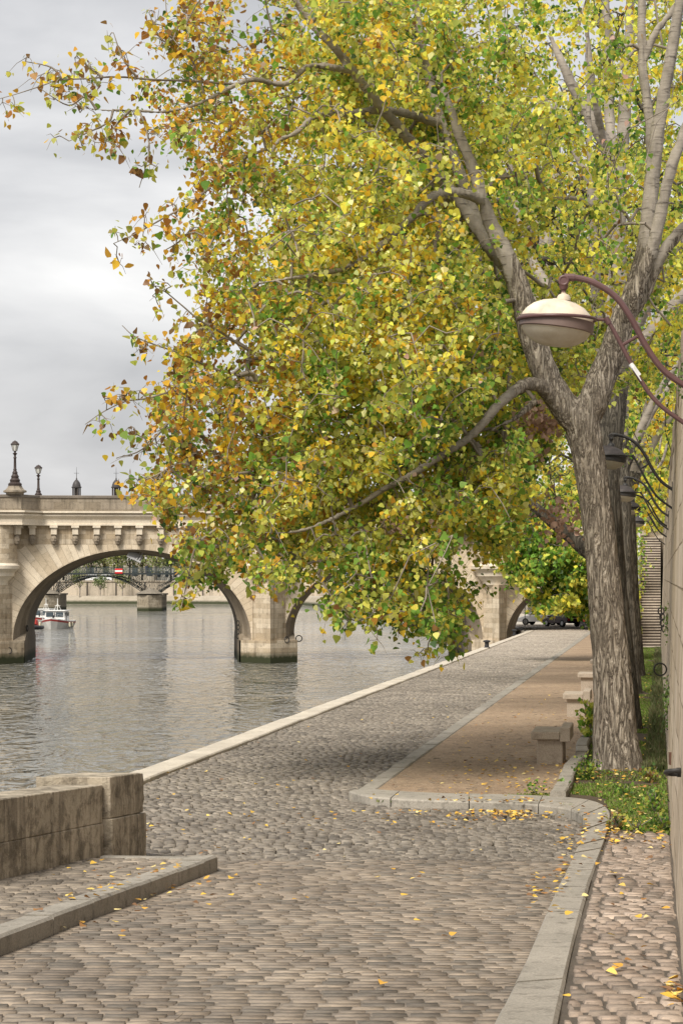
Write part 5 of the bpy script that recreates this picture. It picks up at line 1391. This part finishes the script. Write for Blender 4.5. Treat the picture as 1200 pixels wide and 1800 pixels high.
# colour of each leaf by where it grows: russet outside left with backlit darkness put in as brown, gold mid, lime, green below and inside
wy = LP[:,1]+29.7; LX = 600+(LP[:,0]+3.74)/wy*F; LY = HZ-(LP[:,2]+zg(29.7)-EYE)/wy*F
n = len(LP); A_ = nz(LP, 1.1, 1.0); B_ = nz(LP, 2.3, 5.0); C_ = nz(LP, .7, 9.0)
cn = RNG.normal(0,.35,len(cp))[LC]
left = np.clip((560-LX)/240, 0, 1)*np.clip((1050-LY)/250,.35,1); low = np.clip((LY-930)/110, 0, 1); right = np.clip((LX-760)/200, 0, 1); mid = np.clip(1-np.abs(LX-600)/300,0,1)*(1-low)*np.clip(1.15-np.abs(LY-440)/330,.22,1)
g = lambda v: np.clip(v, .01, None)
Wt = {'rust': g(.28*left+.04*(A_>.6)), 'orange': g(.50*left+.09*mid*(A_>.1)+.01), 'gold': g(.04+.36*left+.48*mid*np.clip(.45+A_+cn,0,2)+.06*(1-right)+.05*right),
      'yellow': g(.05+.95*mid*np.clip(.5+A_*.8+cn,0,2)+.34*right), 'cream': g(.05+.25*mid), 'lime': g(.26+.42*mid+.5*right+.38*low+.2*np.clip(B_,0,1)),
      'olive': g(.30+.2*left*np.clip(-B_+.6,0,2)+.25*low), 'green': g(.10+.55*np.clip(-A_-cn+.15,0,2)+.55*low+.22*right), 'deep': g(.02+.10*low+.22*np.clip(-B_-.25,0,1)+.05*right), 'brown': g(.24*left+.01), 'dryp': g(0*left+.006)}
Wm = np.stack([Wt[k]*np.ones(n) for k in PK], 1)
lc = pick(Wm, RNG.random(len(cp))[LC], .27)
sz = RNG.uniform(.042,.082,n); sz[RNG.random(n) < .10] *= 1.35
sz = sz*np.exp(RNG.normal(0,.16,n)); wi = LC >= ncore; sz = np.where(wi, sz*1.25, sz)
# leaves do not stand on the bare side of the big limbs
LB = []
for (pts, rads) in limbs:
    q = catmull(pts, 5); r_ = np.interp(np.linspace(0,1,len(q)), np.linspace(0,1,len(rads)), rads)
    for a,b in zip(q, r_): y_ = a[1]+29.7; LB.append((600+(a[0]+3.74)/y_*F, HZ-(a[2]+zg(29.7)-EYE)/y_*F, a[1], b/y_*F))
LB = np.array([l for l in LB if l[3] > 3.2]); ok = np.ones(n, bool)
for i0 in range(0, n, 4000):
    dx_ = LX[i0:i0+4000,None]-LB[None,:,0]; dy_ = LY[i0:i0+4000,None]-LB[None,:,1]; dist = np.hypot(dx_,dy_)
    hit = ((dist < LB[None,:,3]+5) & (LP[i0:i0+4000,1][:,None] < LB[None,:,2])).any(1); ok[i0:i0+4000] = ~hit
ok |= RNG.random(n) < np.where(LX < 880, .50, .10)
LP, sz, lc = LP[ok], sz[ok], lc[ok]
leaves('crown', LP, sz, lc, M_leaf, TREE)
# clusters of dried pinkish leaves at the fork
for n_,sp_,(a_,b_,c_) in ((260,(.16,.12,.14),(948,735,.7)),(170,(.22,.14,.22),(985,905,1.0)),(110,(.20,.1,.16),(900,800,1.0)),(70,(.16,.1,.1),(700,925,-2.2))):
    dc = RNG.normal(0,1,(n_,3))*np.array(sp_)+np.array(TP(a_,b_,c_))
    leaves('dry_leaf_cluster', dc, RNG.uniform(.06,.1,n_), np.array(PAL['dryp'])*RNG.uniform(.7,1.15,(n_,1)), M_deadleaf, TREE)['kind'] = 'stuff'

# ================================================================ TREES BEHIND IN THE ROW
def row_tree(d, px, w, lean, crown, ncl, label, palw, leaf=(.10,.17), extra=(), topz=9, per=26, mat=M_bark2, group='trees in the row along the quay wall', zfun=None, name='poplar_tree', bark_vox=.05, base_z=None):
    x = (px-600)/F*d; z0 = zg(d) if base_z is None else base_z
    r = empty(name, (x,d,z0), label=label, cat='tree', group=group)
    def T_(qx, qy, dd=0): v = P(qx, qy, d+dd); return (v[0]-x, v[1]-d, v[2]-z0)
    L = [([(0,0,-.15),(0,0,.5),(lean*.55,0,2.5),(lean*.92,0,4.6),(lean,0,6.0)], [w*.68,w*.52,w*.46,w*.42,w*.36])]
    for q in range(6):
        a = q*1.05+d; sp_ = 1.2+.5*(q%3); L.append(([(lean,0,5.4+.15*q),(lean+math.cos(a)*sp_*.5,math.sin(a)*sp_*.4,7.4),(lean+math.cos(a)*sp_*1.1,math.sin(a)*sp_,topz),(lean+math.cos(a)*sp_*1.5,math.sin(a)*sp_*1.2,topz+3)], [w*.26,w*.2,w*.13,w*.05]))
    for pts, rads in extra: L.append(([T_(*p) for p in pts], rads))
    wd = thick_wood('trunk', L, mat, r, bark_vox, .012, freq=(9,9,1.8))
    cl = []
    while len(cl) < ncl:
        e = crown[RNG.integers(0,len(crown))]; v = RNG.normal(0,1,3); v /= np.linalg.norm(v); v *= RNG.uniform(.35,1)**.5
        p = np.array([e[0]+v[0]*e[3], e[1]+v[1]*e[4], e[2]+v[2]*e[5]])     # world
        if p[0] > WX(p[1],WTOP)+.3 and p[2] < WTOP+.5: continue
        cl.append(p-np.array([x,d,z0]))
    sk = []
    for pts, rads in L[1:]: sk += catmull(pts, 4)
    cl = np.array(cl); sg_, lp, lc_ = grow(sk, cl, [per]*len(cl), np.full(len(cl), .30), .006, .006)
    fast_tubes('branch', sg_, mat, r, 4)
    n = len(lp); a = nz(lp, .9, d); b = RNG.normal(0,.3,len(cl))[lc_]
    Wm = np.stack([np.clip(palw.get(k,0)*(1+(a+b)*(1.3 if k in ('yellow','gold','cream') else -.9 if k in ('green','deep') else 0)), .001, None)*np.ones(n) for k in PK], 1)
    leaves('crown', lp, RNG.uniform(*leaf, n), pick(Wm, RNG.random(len(cl))[lc_], .3), M_leaf, r, shape='kite')
    if True:
        wd.data.materials.append(M_limb); nf = len(wd.data.polygons); c_ = np.empty(nf*3, np.float32); wd.data.polygons.foreach_get('center', c_); wd.data.polygons.foreach_set('material_index', (c_.reshape(-1,3)[:,2] > 6.4).astype(np.int32))  # shade put into the trunk bark colour; upper stems in light take limb bark
    return r
yg = {'yellow':.34,'gold':.13,'lime':.30,'olive':.14,'green':.16,'deep':.06,'cream':.06}
gr = {'yellow':.12,'gold':.03,'lime':.30,'olive':.10,'green':.50,'deep':.12}
W2 = lambda w,d: w*d/F/2
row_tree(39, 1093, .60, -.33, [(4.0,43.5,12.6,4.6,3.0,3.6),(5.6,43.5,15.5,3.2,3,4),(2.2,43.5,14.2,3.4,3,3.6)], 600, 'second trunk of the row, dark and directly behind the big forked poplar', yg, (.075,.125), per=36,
   extra=[([(1064,980),(1064,840),(1078,720),(1090,600),(1085,470),(1087,367),(1092,267),(1100,167),(1106,67),(1108,-20)], [W2(50,39),W2(50,39),W2(44,39),W2(38,39),W2(32,39),W2(26,39),W2(24,39),W2(22,39),W2(20,39),W2(16,39)]),
          ([(1088,320),(1078,278),(1050,230),(1013,167),(987,110),(965,60)], [W2(28,39),W2(26,39),W2(24,39),W2(20,39),W2(15,39),W2(8,39)]),
          ([(1082,330,.3),(1070,200,.9),(1069,100,1.1),(1064,0,1.2),(1064,-60,1.2)], [W2(20,39),W2(18,39),W2(16,39),W2(14,39),W2(8,39)]),
          ([(1085,480),(1057,393),(1033,317),(1000,250),(970,197),(935,145),(900,90)], [W2(20,39),W2(16,39),W2(14,39),W2(12,39),W2(11,39),W2(9,39),W2(5,39)]),
          ([(1062,262,-.1),(1047,185,-.6),(1036,110,-.9),(1030,40,-1)], [W2(14,39),W2(14,39),W2(12,39),W2(7,39)]),
          ([(1070,1000),(987,930),(940,893),(892,858),(850,795),(817,733),(779,696)], [W2(34,39),W2(24,39),W2(20,39),W2(16,39),W2(13,39),W2(10,39),W2(6,39)])], bark_vox=.035)
row_tree(55, 1107, .50, -.2, [(6.0,59,13.2,5.0,3.5,4.6),(3.2,59,15,4.2,3.5,4.6),(7.4,59,18,4,3.5,4),(1.0,59,17,3.4,3.5,4)], 700, 'third trunk of the row behind the lamps, reaching right of the second', yg, (.095,.155), per=32,
   extra=[([(1085,700),(960,417+60),(945,380),(933,317),(917,267),(905,200)], [W2(24,55),W2(22,55),W2(20,55),W2(18,55),W2(14,55),W2(8,55)]),([(960,440),(975,385),(977,333),(978,243),(975,180)], [W2(20,55),W2(18,55),W2(16,55),W2(14,55),W2(8,55)])])
row_tree(68, 1113, .62, -.2, [(7.5,69,13.6,5.2,3.6,4.4),(4.5,68,17.5,4.5,3.6,4.6),(9,70,18.5,4.5,3.6,4.4)], 560, 'fourth trunk of the row, a dark strip left of the stairs', yg, (.13,.2))
row_tree(88, 1108, .55, -.3, [(9.6,88,8.6,2.1,2.6,2.9),(8.6,87,7.4,1.5,2.0,1.6),(10.6,88,6.8,1.1,1.8,1.35),(7.4,88,8.8,1.5,2,1.7),(9.5,89,12.5,3.6,3.4,3)], 900, 'leafy green tree whose low boughs hang over the road before the land arch', gr, (.15,.25), topz=8, name='plane_tree', extra=())
for i,(d,off,zc,r_,lb) in enumerate(((102,3.4,15,5,'yellow leaved tree nearest on the street above the wall'),(128,4.5,16,6,'golden tree behind it on the street above the stair top'),(150,1.0,15.5,6.5,'pale yellow tree farthest back above the stair head'),(176,-3,17,7,'tall yellow green tree rising behind the bridge end'))):
    xx = WX(d,WTOP)+off; row_tree(d, 600+xx/d*F, .5, 0, [(xx-1,d,zc,r_,r_*.8,r_*.8),(xx,d,zc+5,r_*.8,r_*.7,r_*.7),(xx+1.5,d,zc-2.5,r_*.6,r_*.6,r_*.5)], 420, lb, {'yellow':.48,'gold':.2,'cream':.2,'lime':.28,'olive':.08,'green':.06}, (.26,.42), topz=8, per=22, group='autumn trees on the upper street', name='street_tree', bark_vox=.08, base_z=9.0)
# leafy shoots beside the stair and the sapling by the trunk
def shrub(name, x, y, z, rx, rz, n, size, cols, label, cat, group=None, ns=9, shape='delta'):
    r = empty(name, (x,y,z), label=label, cat=cat, group=group)
    tips = [np.array([RNG.normal(0,rx*.6), RNG.normal(0,rx*.5), rz*RNG.uniform(.55,1)]) for _ in range(ns)]; sg_ = []; pos = []
    for t in tips:
        m_ = t*np.array([.35,.35,.55]); sg_ += [(np.zeros(3), m_, .008, .006), (m_, t, .006, .003)]
        for _ in range(n//ns):
            u = RNG.uniform(.15,1); b = m_*(u*2) if u < .5 else m_+(t-m_)*(u*2-1); pos.append(b+RNG.normal(0,1,3)*np.array([.06,.06,.05])*max(1,rx*2))
    fast_tubes('stem', sg_, M_twig, r); pos = np.array(pos); c = np.array([PAL[q] for q in cols])[RNG.integers(0,len(cols),len(pos))]*RNG.uniform(.8,1.15,(len(pos),1))
    leaves('foliage', pos, RNG.uniform(*size,len(pos)), c, M_leaf, r, droop=.2, shape=shape); return r
x,y = gp(1032,1312); shrub('sapling', x, y-.2, zg(y)+.05, .14, .72, 150, (.06,.12), ['lime','green','lime'], 'leafy green sapling sprouting at the left foot of the big trunk', 'sapling')
x,y = gp(1030,1380); shrub('weed', x, y, zg(y)+.05, .12, .34, 260, (.03,.06), ['green','deep','olive'], 'dark green bushy weed at the kerb left of the trunk foot', 'plant', ns=16, shape='kite')
for (px,py,s,lb) in ((1095,1410,.6,'tuft of dark green weed in the grass in front of the trunk'),(1150,1440,1.0,'largest weed clump leaning on the wall foot near the paving'),(1080,1470,.7,'brown green weed clump at the outer kerb bend'),(1115,1478,.6,'low weed clump at the front edge of the grass'),(1165,1475,.8,'weed clump at the wall foot right at the paving end'),(990,1405,.45,'little weed at the corner where sand meets the kerb'),(940,1404,.35,'small sprig at the kerb on the front edge of the sand'),(1140,1385,.8,'dry reddish weed clump between the trunk and the wall')):
    x,y = gp(px,py); shrub('weed', x, y, zg(y)+.06, .12*s, .26*s, int(150*s), (.03,.06), ['green','deep','olive'] if py not in (1470,1385) else ['brown','olive','deep'], lb, 'plant', 'weeds at the grass edge', 12, 'kite')
for d,px,zz_,s,lb in ((108,1116,5.4,.8,'ivy bush hanging over the stair handrail low down'),(112,1108,8.4,1.5,'ivy thicket covering the left side of the staircase'),(118,1112,9.6,1.6,'leafy thicket at the upper left of the staircase')):
    x = (px-600)/F*d; r = empty('ivy_bush', (x,d,zz_-s), label=lb, cat='bush'); n = 900
    p = RNG.normal(0,1,(n,3))*np.array([.28,.5,.55])*s+np.array([-.25,0,s*.6]); fast_tubes('stem', [(np.array([-.3,0,-3.0]), q*.8, .02, .006) for q in p[:24]], M_twig, r)
    leaves('foliage', p, RNG.uniform(.12,.2,n), np.array([PAL[q] for q in ('green','lime','olive','green')])[RNG.integers(0,4,n)]*RNG.uniform(.8,1.2,(n,1)), M_leaf, r, shape='kite')

# ================================================================ FALLEN LEAVES
FL = []
def drop(px, py, spx, spy, n):
    n = int(n*(.45 if spx > 35 and spy > 20 else .75))
    for _ in range(n):
        a = random.gauss(px,spx); b = random.gauss(py,spy)
        if b < 1085: continue
        FL.append(gp(a,b))
for a in ((1010,1470,18,16,50),(995,1530,16,25,40),(955,1570,16,14,36),(870,1432,60,6,150),(900,1434,30,5,150),(780,1440,90,14,90),(985,1600,8,40,18),(640,1500,220,60,70),(700,1620,180,80,26),(300,1560,60,14,55),(210,1590,40,10,25),(130,1625,50,14,22),(330,1450,70,50,45),(240,1455,25,8,22),(500,1420,120,60,60),(1095,1460,35,14,120),(1085,1490,22,10,70),(1110,1420,40,22,90),(1160,1480,14,16,60),(1100,1560,40,60,45),(1120,1700,50,70,26),(1090,1375,35,8,90),(1135,1300,22,60,160),(1140,1200,16,30,140),(900,1380,70,14,190),(960,1320,40,30,150),(850,1330,90,40,120),(930,1250,60,30,100),(980,1355,18,20,90),(1185,1780,10,14,30),(600,1380,150,60,60),(760,1250,90,60,50),(120,1540,60,12,16)): drop(*a)
FL = np.array(FL); keepf = []
for x,y in FL:
    if y > 186 or y < 3 or x < RE(y)+.05 or x > WX(y)-.02: keepf.append(False); continue
    if y < 19.7 and x < PF(y)+.05: keepf.append(False); continue
    if abs(x-3.74) < .45 and abs(y-29.7) < .45: keepf.append(False); continue
    keepf.append(True)
FL = FL[np.array(keepf)]
def surf(x,y):
    if y < 24.2:
        if x > walk_left(y)-.0: return .10
        if x > road_right(y)-.02: return .12
        if y < 18.4 and x < LK(y)-.2: return .115
        if y < 18.4 and x < LK(y): return .14
        return .022
    if y < 25.6 and x > .1: return .12 if y < 25.3 else .06
    if x > GL(y)-.1: return .085+.02
    if x > KL(y)+.2: return .06
    return .03
z = np.array([zg(y)+surf(x,y) for x,y in FL])
cols = np.array([(.72,.46,.07),(.80,.58,.16),(.60,.34,.06),(.36,.18,.06),(.75,.62,.28),(.22,.12,.06)])[RNG.choice(6, len(FL), p=[.24,.16,.18,.18,.1,.14])]*RNG.uniform(.8,1.15,(len(FL),1))
o = leaves('fallen_leaves', np.column_stack([FL, z+RNG.uniform(0,.012,len(z))]), RNG.uniform(.035,.062,len(FL)), cols, M_deadleaf, flat=True)
tag(o, 'yellow and brown leaves fallen over the paving, kerbs, sand and grass', kind='stuff')
# small grit and twigs on the sand
tw = []
for _ in range(160):
    y = random.uniform(25.5,60); x = random.uniform(KL(y)+.3, GL(y)-.1); q = random.uniform(0,PI); l = random.uniform(.04,.16); zz_ = zg(y)+.058
    tw.append((np.array([x,y,zz_]), np.array([x+math.cos(q)*l,y+math.sin(q)*l,zz_+.008]), .004, .003))
for _ in range(40):
    y = random.uniform(10,24); x = random.uniform(-1, 1.6); q = random.gauss(0,.5); l = random.uniform(.05,.16)
    if x < road_right(y): zz_ = zg(y)+.02; tw.append((np.array([x,y,zz_]), np.array([x+math.cos(q)*l,y+math.sin(q)*l,zz_+.004]), .003, .002))
o = fast_tubes('fallen_twigs', tw, M_twig, None); tag(o, 'thin dead twigs scattered over the sand and the paving', kind='stuff')
# ================================================================ SKY, SUN, CAMERA
w = D.worlds.new('World'); SC.world = w; w.use_nodes = True; nt = w.node_tree; bg = nt.nodes['Background']
EL, AZ = math.radians(48), math.radians(205)
sky = nt.nodes.new('ShaderNodeTexSky'); sky.sky_type = 'NISHITA'; sky.sun_disc = False; sky.sun_elevation = EL; sky.sun_rotation = AZ; sky.dust_density = 4
tc = nt.nodes.new('ShaderNodeTexCoord'); sep = nt.nodes.new('ShaderNodeSeparateXYZ'); nt.links.new(tc.outputs['Generated'], sep.inputs[0])
mp = nt.nodes.new('ShaderNodeMapping'); mp.inputs['Scale'].default_value = (2.6,2.6,8.5); mp.inputs['Location'].default_value = (.4,1.3,.35); nt.links.new(tc.outputs['Generated'], mp.inputs[0])
n1 = nt.nodes.new('ShaderNodeTexNoise'); n1.inputs['Scale'].default_value = 1.5; n1.inputs['Detail'].default_value = 7; n1.inputs['Roughness'].default_value = .5; n1.inputs['Distortion'].default_value = .35; nt.links.new(mp.outputs[0], n1.inputs['Vector'])
rp_ = nt.nodes.new('ShaderNodeValToRGB'); e = rp_.color_ramp.elements; e[0].position = .34; e[0].color = (.43,.43,.44,1); e[1].position = .64; e[1].color = (.80,.79,.775,1); m_ = e.new(.5); m_.color = (.62,.615,.615,1)
nt.links.new(n1.outputs['Fac'], rp_.inputs[0])
mx = nt.nodes.new('ShaderNodeMix'); mx.data_type = 'RGBA'; mx.blend_type = 'ADD'; mx.inputs[0].default_value = .012
nt.links.new(rp_.outputs[0], mx.inputs[6]); nt.links.new(sky.outputs[0], mx.inputs[7]); nt.links.new(mx.outputs[2], bg.inputs[0]); bg.inputs[1].default_value = SKYS
sd = D.lights.new('sun', 'SUN'); sd.energy = SUNE; sd.angle = math.radians(20); sd.color = (1,.94,.84)
so = D.objects.new('sun', sd); COL.objects.link(so)
dr = Vector((-.42,-.80,1.0)).normalized()     # towards the sun: behind the camera, a little to the left
so.rotation_euler = dr.to_track_quat('Z','Y').to_euler()
sky.sun_elevation = math.asin(dr.z); sky.sun_rotation = math.atan2(dr.x, dr.y)
cam = D.cameras.new('camera'); co = D.objects.new('camera', cam); COL.objects.link(co); SC.camera = co
co.location = (0,0,EYE); co.rotation_euler = (math.radians(90),0,0)
cam.sensor_fit = 'VERTICAL'; cam.sensor_height = 36; cam.sensor_width = 24; cam.lens = F/1800*36; cam.shift_y = (HZ-900)/1800
cam.clip_start = .1; cam.clip_end = 6000
SC.view_settings.view_transform = 'Standard'; SC.view_settings.look = 'None'; SC.view_settings.exposure = EXPO; SC.view_settings.gamma = 1
SC.cycles.max_bounces = 8; SC.cycles.transparent_max_bounces = 12
